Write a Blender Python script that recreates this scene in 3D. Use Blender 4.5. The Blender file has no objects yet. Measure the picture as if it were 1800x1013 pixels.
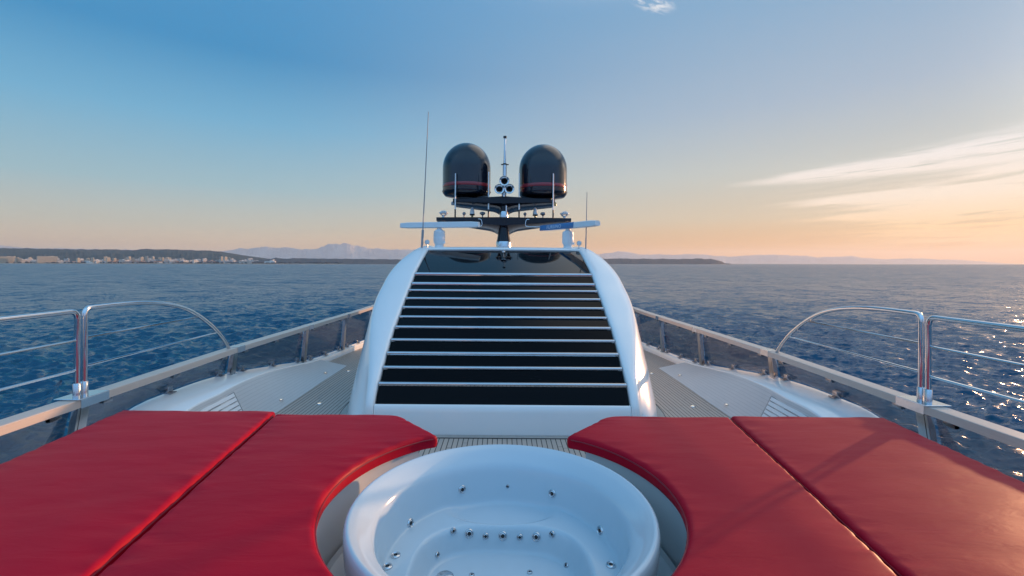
import bpy, bmesh, math, random
import numpy as np
from mathutils import Vector, Matrix, noise as mnoise
R = math.radians
random.seed(11)
rng = np.random.default_rng(5)
scn = bpy.context.scene
COL = scn.collection
CAM_Z = 2.4            # camera height above the teak deck (deck = z 0)
SEA_Z = -5.4
F = 805 / 1800.0       # focal length / picture width
SUN_AZ, SUN_EL = R(56), R(6.5)   # azimuth from +Y (bow) towards +X

# ------------------------------------------------------------------ materials
def s2l(c):
    return tuple((x / 12.92 if x <= .04045 else ((x + .055) / 1.055) ** 2.4) for x in c)

class NT:
    """small node-tree writer"""
    def __init__(s, tree): s.t = tree; s.n = tree.nodes; s.l = tree.links
    def new(s, typ, **kw):
        n = s.n.new(typ)
        for k, v in kw.items(): setattr(n, k, v)
        return n
    def set(s, sock, v):
        if isinstance(v, bpy.types.NodeSocket): s.l.new(v, sock)
        else: sock.default_value = v
    def m(s, op, a, b=None, c=None, clamp=False):
        n = s.n.new('ShaderNodeMath'); n.operation = op; n.use_clamp = clamp
        for i, v in enumerate((a, b, c)):
            if v is not None: s.set(n.inputs[i], v)
        return n.outputs[0]
    def smooth(s, v, a, b):
        n = s.n.new('ShaderNodeMapRange'); n.interpolation_type = 'SMOOTHSTEP'
        s.set(n.inputs['Value'], v); s.set(n.inputs['From Min'], a); s.set(n.inputs['From Max'], b)
        return n.outputs['Result']
    def ramp(s, v, stops, interp='LINEAR'):
        n = s.n.new('ShaderNodeValToRGB'); n.color_ramp.interpolation = interp
        e = n.color_ramp.elements
        while len(e) < len(stops): e.new(.5)
        for k, (p, c) in zip(e, stops):
            k.position = p; k.color = (*c, 1) if len(c) == 3 else c
        s.set(n.inputs[0], v); return n.outputs[0]
    def mix(s, f, a, b, blend='MIX'):
        n = s.n.new('ShaderNodeMix'); n.data_type = 'RGBA'; n.blend_type = blend
        s.set(n.inputs[0], f)
        for i, v in ((6, a), (7, b)):
            if not isinstance(v, bpy.types.NodeSocket) and len(v) == 3: v = (*v, 1)
            s.set(n.inputs[i], v)
        return n.outputs[2]
    def noise(s, vec, scale, detail=3, rough=.5, dist=0):
        n = s.n.new('ShaderNodeTexNoise')
        s.set(n.inputs['Scale'], scale); s.set(n.inputs['Detail'], detail)
        s.set(n.inputs['Roughness'], rough); s.set(n.inputs['Distortion'], dist)
        if vec is not None: s.set(n.inputs['Vector'], vec)
        return n.outputs['Fac']
    def mapping(s, vec, scale=(1, 1, 1), rot=(0, 0, 0), loc=(0, 0, 0)):
        n = s.n.new('ShaderNodeMapping')
        s.set(n.inputs['Vector'], vec); n.inputs['Scale'].default_value = scale
        n.inputs['Rotation'].default_value = rot; n.inputs['Location'].default_value = loc
        return n.outputs[0]
    def obj(s): return s.n.new('ShaderNodeTexCoord').outputs['Object']
    def bump(s, h, strength=.2, dist=.01, normal=None):
        n = s.n.new('ShaderNodeBump')
        n.inputs['Strength'].default_value = strength; n.inputs['Distance'].default_value = dist
        s.set(n.inputs['Height'], h)
        if normal is not None: s.set(n.inputs['Normal'], normal)
        return n.outputs[0]

def new_mat(name):
    m = bpy.data.materials.new(name); m.use_nodes = True
    nt = NT(m.node_tree); p = m.node_tree.nodes['Principled BSDF']
    return m, nt, p

def simple(name, col, rough=.5, metal=0, coat=0, spec=.5, rvar=.06, cvar=.06, nscale=6, bump=0, bscale=40, croug=.05):
    m, nt, p = new_mat(name)
    o = nt.obj()
    nz = nt.noise(o, nscale, 4, .55)
    c = nt.mix(nz, tuple(x * (1 - cvar) for x in col), tuple(min(1, x * (1 + cvar)) for x in col))
    nt.set(p.inputs['Base Color'], c)
    nz2 = nt.noise(o, nscale * 2.3, 5, .6)
    nt.set(p.inputs['Roughness'], nt.m('ADD', nt.m('MULTIPLY', nt.m('SUBTRACT', nz2, .5), rvar * 2), rough, clamp=True))
    p.inputs['Metallic'].default_value = metal
    p.inputs['Coat Weight'].default_value = coat
    p.inputs['Coat Roughness'].default_value = croug
    p.inputs['Specular IOR Level'].default_value = spec
    if bump: nt.set(p.inputs['Normal'], nt.bump(nt.noise(o, bscale, 3), bump, .01))
    return m

M = {}
M['gelcoat'] = simple('white_gelcoat', (.80, .80, .79), .22, coat=.5, rvar=.05, cvar=.015, nscale=1.5)
M['gelcoat_matt'] = simple('white_nonslip', (.62, .62, .61), .45, rvar=.06, cvar=.03, nscale=3)
M['post_steel'] = simple('post_steel', (.44, .43, .43), .14, metal=1, rvar=.05, nscale=9)
M['clip_steel'] = simple('clip_steel', (.30, .30, .32), .2, metal=1, rvar=.06)
M['slat_white'] = simple('slat_white', (.74, .73, .72), .42)
M['vent_back'] = simple('vent_back', (.30, .30, .31), .5)
M['nosing'] = simple('brushed_nosing', (.56, .56, .58), .08, metal=1, rvar=.08, nscale=9)
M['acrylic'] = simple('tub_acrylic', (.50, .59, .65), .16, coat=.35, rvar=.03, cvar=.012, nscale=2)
M['black_gloss'] = simple('black_gloss', (.007, .008, .014), .07, coat=.3, rvar=.03, nscale=3)
M['dome_paint'] = simple('dome_paint', (.006, .009, .019), .12, coat=.35, rvar=.03, nscale=2)
M['dome_stripe'] = simple('dome_stripe', (.30, .02, .03), .2, coat=.5)
M['black_glass'] = simple('black_glass', (.0015, .002, .004), .035, spec=.5, rvar=.015, nscale=2)
M['step_glass'] = simple('smoked_step_glass', (.0012, .0014, .003), .05, spec=.10, rvar=.015, nscale=2)
M['mast_black'] = simple('mast_black', (.007, .008, .015), .16, spec=.35, rvar=.04)
M['steel'] = simple('polished_steel', (.66, .67, .69), .10, metal=1, rvar=.06, nscale=9)
M['steel_sat'] = simple('satin_steel', (.60, .62, .65), .24, metal=1, rvar=.08, nscale=14)
M['white_plastic'] = simple('white_plastic', (.78, .79, .80), .38, rvar=.05)
M['grey_plastic'] = simple('grey_plastic', (.30, .32, .35), .45)
M['dark_plastic'] = simple('dark_plastic', (.025, .026, .03), .4)
M['blue_plate'] = simple('blue_plate', (.06, .20, .42), .35)
M['letter_white'] = simple('white_lettering', (.60, .68, .76), .5)
M['amber_lens'] = simple('amber_lens', (.5, .36, .14), .2)

def rail_mat():
    m, nt, p = new_mat('weathered_rail')
    o = nt.obj()
    g = nt.noise(nt.mapping(o, (30, 1.2, 30)), 3, 6, .6)
    b = nt.noise(o, 1.4, 3)
    c = nt.mix(g, (.42, .34, .29), (.60, .50, .43))
    c = nt.mix(nt.m('MULTIPLY', b, .5), c, (.56, .50, .46))
    nt.set(p.inputs['Base Color'], c); p.inputs['Roughness'].default_value = .32
    nt.set(p.inputs['Normal'], nt.bump(g, .12, .004))
    return m
M['rail'] = rail_mat()

def vinyl():
    m, nt, p = new_mat('red_vinyl')
    o = nt.obj()
    big = nt.noise(o, .9, 3, .5)
    streak = nt.noise(nt.mapping(o, (1.2, 7, 3)), 2.2, 5, .62)
    c = nt.mix(big, (.37, .0008, .016), (.43, .0012, .019))
    c = nt.mix(nt.m('MULTIPLY', streak, .25), c, (.31, .001, .013))
    nt.set(p.inputs['Base Color'], c)
    nt.set(p.inputs['Roughness'], nt.m('ADD', nt.m('MULTIPLY', streak, .14), .40))
    p.inputs['Specular IOR Level'].default_value = .13
    fine = nt.noise(o, 260, 2)
    wr = nt.noise(nt.mapping(o, (1.6, 4.5, 1), (0, 0, .25)), 2.4, 4, .55, .6)
    n1 = nt.bump(wr, .22, .014)
    nt.set(p.inputs['Normal'], nt.bump(fine, .10, .0015, n1))
    return m
M['vinyl'] = vinyl()
M['piping'] = simple('red_piping', (.24, .004, .016), .4)

def teak():
    m, nt, p = new_mat('teak_planks')
    o = nt.obj()
    sep = nt.n.new('ShaderNodeSeparateXYZ'); nt.set(sep.inputs[0], o)
    x, y = sep.outputs[0], sep.outputs[1]
    k = nt.m('DIVIDE', x, .066)
    idx = nt.m('FLOOR', k); fr = nt.m('FRACT', k)
    wn = nt.new('ShaderNodeTexWhiteNoise', noise_dimensions='1D'); nt.set(wn.inputs['W'], idx)
    grain = nt.noise(nt.mapping(o, (55, 2.0, 20)), 2, 6, .65)
    blot = nt.noise(o, 1.1, 4, .6)
    c = nt.mix(grain, (.36, .265, .205), (.54, .435, .355))
    c = nt.mix(nt.m('MULTIPLY', wn.outputs[0], .4), c, (.30, .265, .24))
    c = nt.mix(nt.m('MULTIPLY', blot, .35), c, (.48, .45, .43))
    d = nt.m('ABSOLUTE', nt.m('SUBTRACT', fr, .5))
    caulk = nt.smooth(d, .405, .43)
    # butt joints, staggered plank by plank
    yy = nt.m('FRACT', nt.m('ADD', nt.m('DIVIDE', y, 2.3), nt.m('MULTIPLY', wn.outputs[0], 3.7)))
    butt = nt.m('LESS_THAN', yy, .003)
    ck = nt.m('MAXIMUM', caulk, butt)
    nt.set(p.inputs['Base Color'], nt.mix(ck, c, (.010, .010, .011)))
    nt.set(p.inputs['Roughness'], nt.m('ADD', nt.m('MULTIPLY', grain, .2), .42))
    nt.set(p.inputs['Normal'], nt.bump(nt.m('SUBTRACT', nt.m('MULTIPLY', grain, .3), ck), .35, .003))
    return m
M['teak'] = teak()

def panel_mat():
    m, nt, p = new_mat('planked_bulwark')
    o = nt.obj()
    sep = nt.n.new('ShaderNodeSeparateXYZ'); nt.set(sep.inputs[0], o)
    at = nt.new('ShaderNodeAttribute', attribute_name='plank')
    fr = nt.m('FRACT', nt.m('MULTIPLY', at.outputs['Fac'], 13))
    ln = nt.smooth(nt.m('ABSOLUTE', nt.m('SUBTRACT', fr, .5)), .40, .46)
    nz = nt.noise(nt.mapping(o, (20, 2, 20)), 2, 5, .6)
    c = nt.mix(nz, (.50, .49, .48), (.58, .57, .56))
    nt.set(p.inputs['Base Color'], nt.mix(nt.m('MULTIPLY', ln, .30), c, (.22, .22, .23)))
    p.inputs['Roughness'].default_value = .42
    nt.set(p.inputs['Normal'], nt.bump(nt.m('SUBTRACT', nz, ln), .15, .003))
    return m
M['panel'] = panel_mat()

def tinted():
    m, nt, p = new_mat('smoked_glass')
    out = nt.n['Material Output']
    tr = nt.n.new('ShaderNodeBsdfTransparent'); tr.inputs[0].default_value = (.75, .735, .74, 1)
    gl = nt.n.new('ShaderNodeBsdfGlossy'); gl.inputs['Roughness'].default_value = .02
    gl.inputs[0].default_value = (.9, .9, .9, 1)
    fr = nt.n.new('ShaderNodeFresnel'); fr.inputs['IOR'].default_value = 1.4
    mx = nt.n.new('ShaderNodeMixShader')
    nt.l.new(nt.m('MULTIPLY', fr.outputs[0], .35), mx.inputs[0]); nt.l.new(tr.outputs[0], mx.inputs[1]); nt.l.new(gl.outputs[0], mx.inputs[2])
    nt.l.new(mx.outputs[0], out.inputs[0])
    return m
M['tinted'] = tinted()

def sea_mat():
    m, nt, p = new_mat('sea_water')
    o = nt.obj()
    big = nt.noise(nt.mapping(o, (.016, .03, 1)), 1, 4, .55)
    c = nt.mix(big, (.003, .056, .112), (.005, .076, .148))
    nt.set(p.inputs['Base Color'], c)
    p.inputs['Roughness'].default_value = .27
    p.inputs['IOR'].default_value = 1.35
    # ripple normals evaluated point by point, so distant water keeps its slopes
    def slopes(scale, rot, detail, k):
        n = nt.n.new('ShaderNodeTexNoise'); n.inputs['Scale'].default_value = 1.0
        n.inputs['Detail'].default_value = detail; n.inputs['Roughness'].default_value = .58; n.inputs['Distortion'].default_value = .25
        nt.set(n.inputs['Vector'], nt.mapping(o, scale, (0, 0, rot)))
        v = nt.n.new('ShaderNodeVectorMath'); v.operation = 'SUBTRACT'; nt.set(v.inputs[0], n.outputs['Color']); v.inputs[1].default_value = (.5, .5, .5)
        q = nt.n.new('ShaderNodeVectorMath'); q.operation = 'MULTIPLY'; nt.set(q.inputs[0], v.outputs[0]); q.inputs[1].default_value = (k, k * 1.15, 0)
        return q.outputs[0]
    def add(a, b):
        v = nt.n.new('ShaderNodeVectorMath'); v.operation = 'ADD'; nt.set(v.inputs[0], a); nt.set(v.inputs[1], b); return v.outputs[0]
    g = nt.n.new('ShaderNodeNewGeometry')
    sl = add(add(slopes((1.7, 3.1, 1), .30, 6, 2.1), slopes((.36, .7, 1), .15, 4, 1.35)), slopes((.085, .10, 1), .4, 3, .85))
    nn = nt.n.new('ShaderNodeVectorMath'); nn.operation = 'NORMALIZE'; nt.set(nn.inputs[0], add(g.outputs['Normal'], sl))
    nt.set(p.inputs['Normal'], nn.outputs[0])
    return m
M['sea'] = sea_mat()

def land(name, a, b, scale):
    m, nt, p = new_mat(name)
    o = nt.obj()
    n = nt.noise(o, scale, 8, .65)
    n2 = nt.noise(o, scale * 6, 4, .6)
    c = nt.mix(nt.smooth(n, .35, .65), a, b)
    c = nt.mix(nt.m('MULTIPLY', n2, .5), c, tuple(x * .5 for x in a))
    nt.set(p.inputs['Base Color'], c); p.inputs['Roughness'].default_value = .9
    p.inputs['Specular IOR Level'].default_value = .1
    return m
M['hill'] = land('scrub_hill', (.07, .095, .105), (.11, .13, .135), .004)
M['mountain'] = land('bare_hazed_mountain', (.50, .47, .48), (.62, .58, .58), .0012)  # bare rock lifted paler, so its colour stands in for some distance haze
M['beach'] = land('pale_sand', (.45, .38, .30), (.5, .42, .34), .02)
M['woods'] = land('shore_woods', (.09, .105, .12), (.13, .14, .155), .05)
def wall_mat(name, col):
    m, nt, p = new_mat(name)
    o = nt.obj()
    nt.set(p.inputs['Base Color'], nt.mix(nt.noise(o, .2, 4), tuple(x * .9 for x in col), col)); p.inputs['Roughness'].default_value = .8
    return m
WALLS = [wall_mat('cream_render', (.62, .54, .44)), wall_mat('white_render', (.72, .69, .65)), wall_mat('pink_render', (.58, .44, .38)), wall_mat('grey_render', (.38, .38, .40))]
M['shutter'] = wall_mat('dark_window_band', (.08, .09, .11))
M['roof_tile'] = wall_mat('roof_tile', (.32, .15, .10))

# ------------------------------------------------------------------ object helpers
OFF = {}
BOAT = []          # top-level objects that heel with the yacht
def tag(o, label=None, cat=None, group=None, kind=None):
    if label: o['label'] = label
    if cat: o['category'] = cat
    if group: o['group'] = group
    if kind: o['kind'] = kind
    return o
def thing(name, loc, label, cat, group=None, boat=True):
    o = bpy.data.objects.new(name, None); COL.objects.link(o); o.location = loc
    o.empty_display_size = .1
    OFF[o] = Vector(loc); tag(o, label, cat, group)
    if boat: BOAT.append(o)
    return o

class MB:
    def __init__(s): s.b = bmesh.new()
    def grid(s, rows, close=False, flip=False):
        vs = [[s.b.verts.new(p) for p in r] for r in rows]
        n = len(vs[0])
        for i in range(len(vs) - 1):
            for j in range(n if close else n - 1):
                k = (j + 1) % n
                q = (vs[i][j], vs[i][k], vs[i + 1][k], vs[i + 1][j])
                try: s.b.faces.new(q[::-1] if flip else q)
                except ValueError: pass
        return vs
    def box(s, c, size, rot=None, bevel=0):
        m = Matrix.Translation(c)
        if rot is not None: m = m @ rot.to_4x4()
        m = m @ Matrix.Diagonal((*size, 1))
        r = bmesh.ops.create_cube(s.b, size=1, matrix=m)
        if bevel:
            es = list({e for v in r['verts'] for e in v.link_edges})
            bmesh.ops.bevel(s.b, geom=es, offset=bevel, segments=2, profile=.5, affect='EDGES')
        return s
    def tube(s, pts, r, seg=10, cap=True):
        pts = [Vector(p) for p in pts]; n = len(pts)
        rr = r if isinstance(r, (list, tuple)) else [r] * n
        up = None; rings = []
        for i, p in enumerate(pts):
            t = (pts[min(i + 1, n - 1)] - pts[max(i - 1, 0)]).normalized()
            if up is None:
                up = t.orthogonal().normalized()
            up = (up - t * up.dot(t)).normalized()
            w = t.cross(up)
            rings.append([p + (up * math.cos(a) + w * math.sin(a)) * rr[i] for a in (2 * math.pi * k / seg for k in range(seg))])
        vs = s.grid(rings, close=True)
        if cap:
            s.b.faces.new(vs[0][::-1]); s.b.faces.new(vs[-1])
        return s
    def lathe(s, prof, c=(0, 0, 0), seg=24, axis=None):
        c = Vector(c)
        q = Vector((0, 0, 1)).rotation_difference(Vector(axis).normalized()).to_matrix() if axis is not None else Matrix.Identity(3)
        rows = []
        for r, z in prof:
            rows.append([c + q @ Vector((max(r, 1e-5) * math.cos(a), max(r, 1e-5) * math.sin(a), z)) for a in (2 * math.pi * k / seg for k in range(seg))])
        s.grid(rows, close=True)
        bmesh.ops.remove_doubles(s.b, verts=s.b.verts, dist=2e-5)
        return s
    def prism(s, pts, z0, z1):
        a = [s.b.verts.new((x, y, z0)) for x, y in pts]; b = [s.b.verts.new((x, y, z1)) for x, y in pts]
        s.b.faces.new(a[::-1]); s.b.faces.new(b)
        for i in range(len(a)):
            j = (i + 1) % len(a); s.b.faces.new((a[i], a[j], b[j], b[i]))
        return s
    def build(s, name, mat, parent=None, loc=None, smooth=True, angle=40, sub=0, recalc=True, label=None):
        if recalc: bmesh.ops.recalc_face_normals(s.b, faces=s.b.faces)
        off = OFF[parent] if parent is not None else Vector(loc or (0, 0, 0))
        bmesh.ops.translate(s.b, verts=s.b.verts, vec=-off)
        me = bpy.data.meshes.new(name); s.b.to_mesh(me); s.b.free()
        if smooth:
            me.polygons.foreach_set('use_smooth', [True] * len(me.polygons))
            if not sub: me.set_sharp_from_angle(angle=R(angle))
        me.materials.append(mat)
        o = bpy.data.objects.new(name, me); COL.objects.link(o)
        if parent is not None: o.parent = parent
        else: o.location = off; 
        OFF[o] = off
        if sub:
            md = o.modifiers.new('smooth', 'SUBSURF'); md.levels = sub; md.render_levels = sub
        if label: o['label'] = label
        return o

def lerp(a, b, t): return a + (b - a) * t
def interp(x, pts):
    if x <= pts[0][0]: return pts[0][1]
    for (a, b), (c, d) in zip(pts, pts[1:]):
        if x <= c: return b + (d - b) * (x - a) / (c - a)
    return pts[-1][1]
def sstep(a, b, x):
    t = max(0., min(1., (x - a) / (b - a))); return t * t * (3 - 2 * t)
def arc(cx, cy, r, a0, a1, n):
    return [(cx + r * math.cos(lerp(a0, a1, i / n)), cy + r * math.sin(lerp(a0, a1, i / n))) for i in range(n + 1)]
def side(s, l, r): return l if s < 0 else r

# ------------------------------------------------------------------ camera
cam = bpy.data.cameras.new('camera'); co = bpy.data.objects.new('camera', cam); COL.objects.link(co)
co.location = (0, 0, CAM_Z); co.rotation_euler = (R(90), R(-.10), 0)
cam.sensor_width = 36; cam.lens = 36 * F; cam.shift_x = 15 / 1800; cam.shift_y = -43.5 / 1800
cam.clip_start = .05; cam.clip_end = 80000
scn.camera = co

# ------------------------------------------------------------------ sky
w = bpy.data.worlds.new('World'); scn.world = w; w.use_nodes = True
nt = NT(w.node_tree); bg = nt.n['Background']; wout = nt.n['World Output']
dirv = nt.n.new('ShaderNodeTexCoord').outputs['Generated']
sp = nt.n.new('ShaderNodeSeparateXYZ'); nt.set(sp.inputs[0], dirv)
dx, dy, dz = sp.outputs
az = nt.m('ARCTAN2', dx, dy)
el = nt.m('ARCSINE', dz)
hl = nt.m('SQRT', nt.m('ADD', nt.m('MULTIPLY', dx, dx), nt.m('MULTIPLY', dy, dy)))
cs = nt.m('DIVIDE', nt.m('ADD', nt.m('MULTIPLY', dx, math.sin(SUN_AZ)), nt.m('MULTIPLY', dy, math.cos(SUN_AZ))), nt.m('MAXIMUM', hl, .001))
sunf = nt.smooth(cs, .05, 1.02)
e2 = nt.m('DIVIDE', el, 1.5708, clamp=True)
def stops(L): return [(p / 90.0, s2l([c / 255 for c in col])) for p, col in L]
away = nt.ramp(e2, stops([(0, (246, 200, 158)), (1.5, (238, 203, 164)), (4, (202, 200, 184)), (8, (162, 194, 204)), (8.01, (160, 194, 204)), (15, (112, 178, 214)), (17.5, (98, 168, 209)), (22, (58, 145, 198)), (29, (72, 150, 203)), (36, (92, 158, 207)), (55, (92, 162, 214)), (90, (128, 174, 212))]))
near = nt.ramp(e2, stops([(0, (216, 138, 46)), (2, (218, 160, 80)), (5, (208, 194, 166)), (10, (192, 200, 196)), (17, (162, 185, 206)), (27, (132, 174, 208)), (40, (104, 166, 216)), (55, (104, 168, 216)), (90, (128, 174, 212))]))
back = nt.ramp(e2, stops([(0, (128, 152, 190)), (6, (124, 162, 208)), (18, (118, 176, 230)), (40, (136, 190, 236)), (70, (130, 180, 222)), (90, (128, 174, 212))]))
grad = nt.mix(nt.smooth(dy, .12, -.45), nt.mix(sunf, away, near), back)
# cirrus: bands in azimuth / elevation, torn by stretched noise
def vec(a, b, c=0.0):
    n = nt.n.new('ShaderNodeCombineXYZ'); nt.set(n.inputs[0], a); nt.set(n.inputs[1], b); nt.set(n.inputs[2], c); return n.outputs[0]
elt = nt.m('SUBTRACT', el, nt.m('MULTIPLY', az, .05))
fib = nt.noise(vec(nt.m('MULTIPLY', az, 5.0), nt.m('MULTIPLY', elt, 95.0)), 1, 6, .62, .5)
fib2 = nt.noise(vec(nt.m('MULTIPLY', az, 14.0), nt.m('MULTIPLY', elt, 190.0), 3.0), 1, 5, .6, .3)
fibs = nt.m('ADD', nt.m('MULTIPLY', fib, .7), nt.m('MULTIPLY', fib2, .3))
tot = None
#      az0   el at az0, el at .85, halfwidth at .85, strength
for az0, ea, eb, hw, st in [(.43, .1505, .1705, .0125, 1.0), (.60, .158, .185, .010, .45), (.745, .1215, .1335, .012, 1.35), (.50, .1085, .112, .010, 1.0),
                            (.60, .093, .097, .011, 1.1), (.54, .080, .082, .009, 1.1), (.62, .069, .066, .008, .9), (.60, .052, .049, .006, .7), (.62, .0385, .036, .006, .6), (.50, .034, .028, .004, .25)]:
    sl = (eb - ea) / (.85 - az0)
    cen = nt.m('ADD', nt.m('MULTIPLY', nt.m('SUBTRACT', az, az0), sl), ea)
    grow = nt.m('DIVIDE', nt.m('SUBTRACT', az, az0 - .01), .86 - az0)
    grow = nt.m('MINIMUM', nt.m('MAXIMUM', grow, .001), 1.6)
    wid = nt.m('ADD', nt.m('MULTIPLY', nt.m('POWER', grow, .75), hw * 1.9), .0008)
    q = nt.m('DIVIDE', nt.m('ABSOLUTE', nt.m('SUBTRACT', el, cen)), wid)
    body = nt.m('SUBTRACT', 1.0, nt.smooth(q, .25, 1.35))
    fade = nt.m('MULTIPLY', nt.smooth(az, az0 - .005, az0 + .16), nt.m('SUBTRACT', 1.0, nt.smooth(az, 1.2, 1.7)))
    b = nt.m('MULTIPLY', nt.m('MULTIPLY', body, fade), st)
    tot = b if tot is None else nt.m('MAXIMUM', tot, b)
# little wisp high up
wq = nt.m('ADD', nt.m('POWER', nt.m('DIVIDE', nt.m('SUBTRACT', az, .31), .045), 2.0), nt.m('POWER', nt.m('DIVIDE', nt.m('SUBTRACT', nt.m('ADD', el, nt.m('MULTIPLY', az, .35)), .608), .018), 2.0))
wisp = nt.m('MULTIPLY', nt.m('SUBTRACT', 1.0, nt.smooth(wq, .1, 1.5)), .8)
wn_ = nt.noise(vec(nt.m('MULTIPLY', az, 26.0), nt.m('MULTIPLY', nt.m('ADD', el, nt.m('MULTIPLY', az, .35)), 80.0), 7.0), 1, 5, .6, .6)
cl = nt.m('MULTIPLY', tot, nt.smooth(fibs, .36, .53))
cl = nt.m('MAXIMUM', cl, nt.m('MULTIPLY', wisp, nt.smooth(wn_, .42, .66)))
# thin veil near the sun
veil = nt.m('MULTIPLY', nt.m('MULTIPLY', nt.smooth(az, .45, .95), nt.m('SUBTRACT', 1.0, nt.smooth(az, 1.2, 1.7))), nt.m('MULTIPLY', nt.smooth(el, .012, .05), nt.m('SUBTRACT', 1.0, nt.smooth(el, .10, .22))))
cl = nt.m('ADD', cl, nt.m('MULTIPLY', nt.m('MULTIPLY', veil, nt.smooth(fibs, .30, .60)), 1.0), clamp=True)
ccol = nt.ramp(nt.m('DIVIDE', el, .2, clamp=True), [(0, s2l((.98, .74, .50))), (.3, s2l((1, .85, .64))), (.55, s2l((.99, .93, .86))), (1, s2l((.95, .95, .96)))])
# extra brightness put into the unseen sky overhead and behind, to light the boat
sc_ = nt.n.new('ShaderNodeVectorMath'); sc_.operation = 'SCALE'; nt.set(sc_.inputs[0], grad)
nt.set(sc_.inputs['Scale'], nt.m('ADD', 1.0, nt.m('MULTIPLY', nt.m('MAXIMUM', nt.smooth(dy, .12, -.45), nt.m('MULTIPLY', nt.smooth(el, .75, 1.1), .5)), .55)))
# unseen high sky on the sunset side whitened and brightened to lift the right-hand sea
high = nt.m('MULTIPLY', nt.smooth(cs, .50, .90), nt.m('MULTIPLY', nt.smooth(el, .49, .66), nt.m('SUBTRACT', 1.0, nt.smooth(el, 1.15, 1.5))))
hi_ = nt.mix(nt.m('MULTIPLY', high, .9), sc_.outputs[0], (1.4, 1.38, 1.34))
# glow added beside the low sun, out of view right, to sheen the sea
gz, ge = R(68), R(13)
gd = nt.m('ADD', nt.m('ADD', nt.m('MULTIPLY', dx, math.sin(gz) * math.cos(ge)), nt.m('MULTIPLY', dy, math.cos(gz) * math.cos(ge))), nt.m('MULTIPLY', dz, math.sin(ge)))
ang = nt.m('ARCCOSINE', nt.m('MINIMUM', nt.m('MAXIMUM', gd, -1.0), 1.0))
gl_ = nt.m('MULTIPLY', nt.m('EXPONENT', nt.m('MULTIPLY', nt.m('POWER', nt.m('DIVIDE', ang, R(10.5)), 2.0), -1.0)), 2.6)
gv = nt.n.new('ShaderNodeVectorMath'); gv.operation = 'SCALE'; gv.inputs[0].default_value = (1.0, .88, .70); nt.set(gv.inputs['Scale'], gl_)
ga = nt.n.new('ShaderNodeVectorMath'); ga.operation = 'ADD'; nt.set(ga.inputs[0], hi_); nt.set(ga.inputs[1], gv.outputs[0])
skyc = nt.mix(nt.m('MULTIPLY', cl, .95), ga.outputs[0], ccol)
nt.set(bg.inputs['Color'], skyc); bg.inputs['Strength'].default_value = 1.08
nish = nt.new('ShaderNodeTexSky', sky_type='NISHITA', sun_disc=False, sun_elevation=SUN_EL, sun_rotation=SUN_AZ, air_density=1.0, dust_density=.2, ozone_density=2.0)
bg2 = nt.n.new('ShaderNodeBackground'); nt.l.new(nish.outputs[0], bg2.inputs[0]); bg2.inputs[1].default_value = .05
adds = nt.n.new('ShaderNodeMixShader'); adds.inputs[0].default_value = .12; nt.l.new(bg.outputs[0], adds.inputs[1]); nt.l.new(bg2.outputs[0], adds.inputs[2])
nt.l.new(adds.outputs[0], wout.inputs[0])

sun = bpy.data.lights.new('sun', 'SUN'); so = bpy.data.objects.new('sun', sun); COL.objects.link(so)
sun.energy = 5.0; sun.angle = R(.9); sun.color = (1.0, .54, .28)
sd = Vector((math.sin(SUN_AZ) * math.cos(SUN_EL), math.cos(SUN_AZ) * math.cos(SUN_EL), math.sin(SUN_EL)))
so.rotation_euler = (-sd).to_track_quat('-Z', 'Y').to_euler(); so.location = (30, 20, 12)

scn.view_settings.view_transform = 'Standard'; scn.view_settings.look = 'None'; scn.view_settings.gamma = 1
scn.view_settings.exposure = 0
scn.cycles.use_denoising = True; scn.cycles.denoising_prefilter = 'ACCURATE'
scn.cycles.max_bounces = 8; scn.cycles.transparent_max_bounces = 12; scn.cycles.volume_bounces = 0
scn.cycles.sample_clamp_indirect = 6

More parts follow.
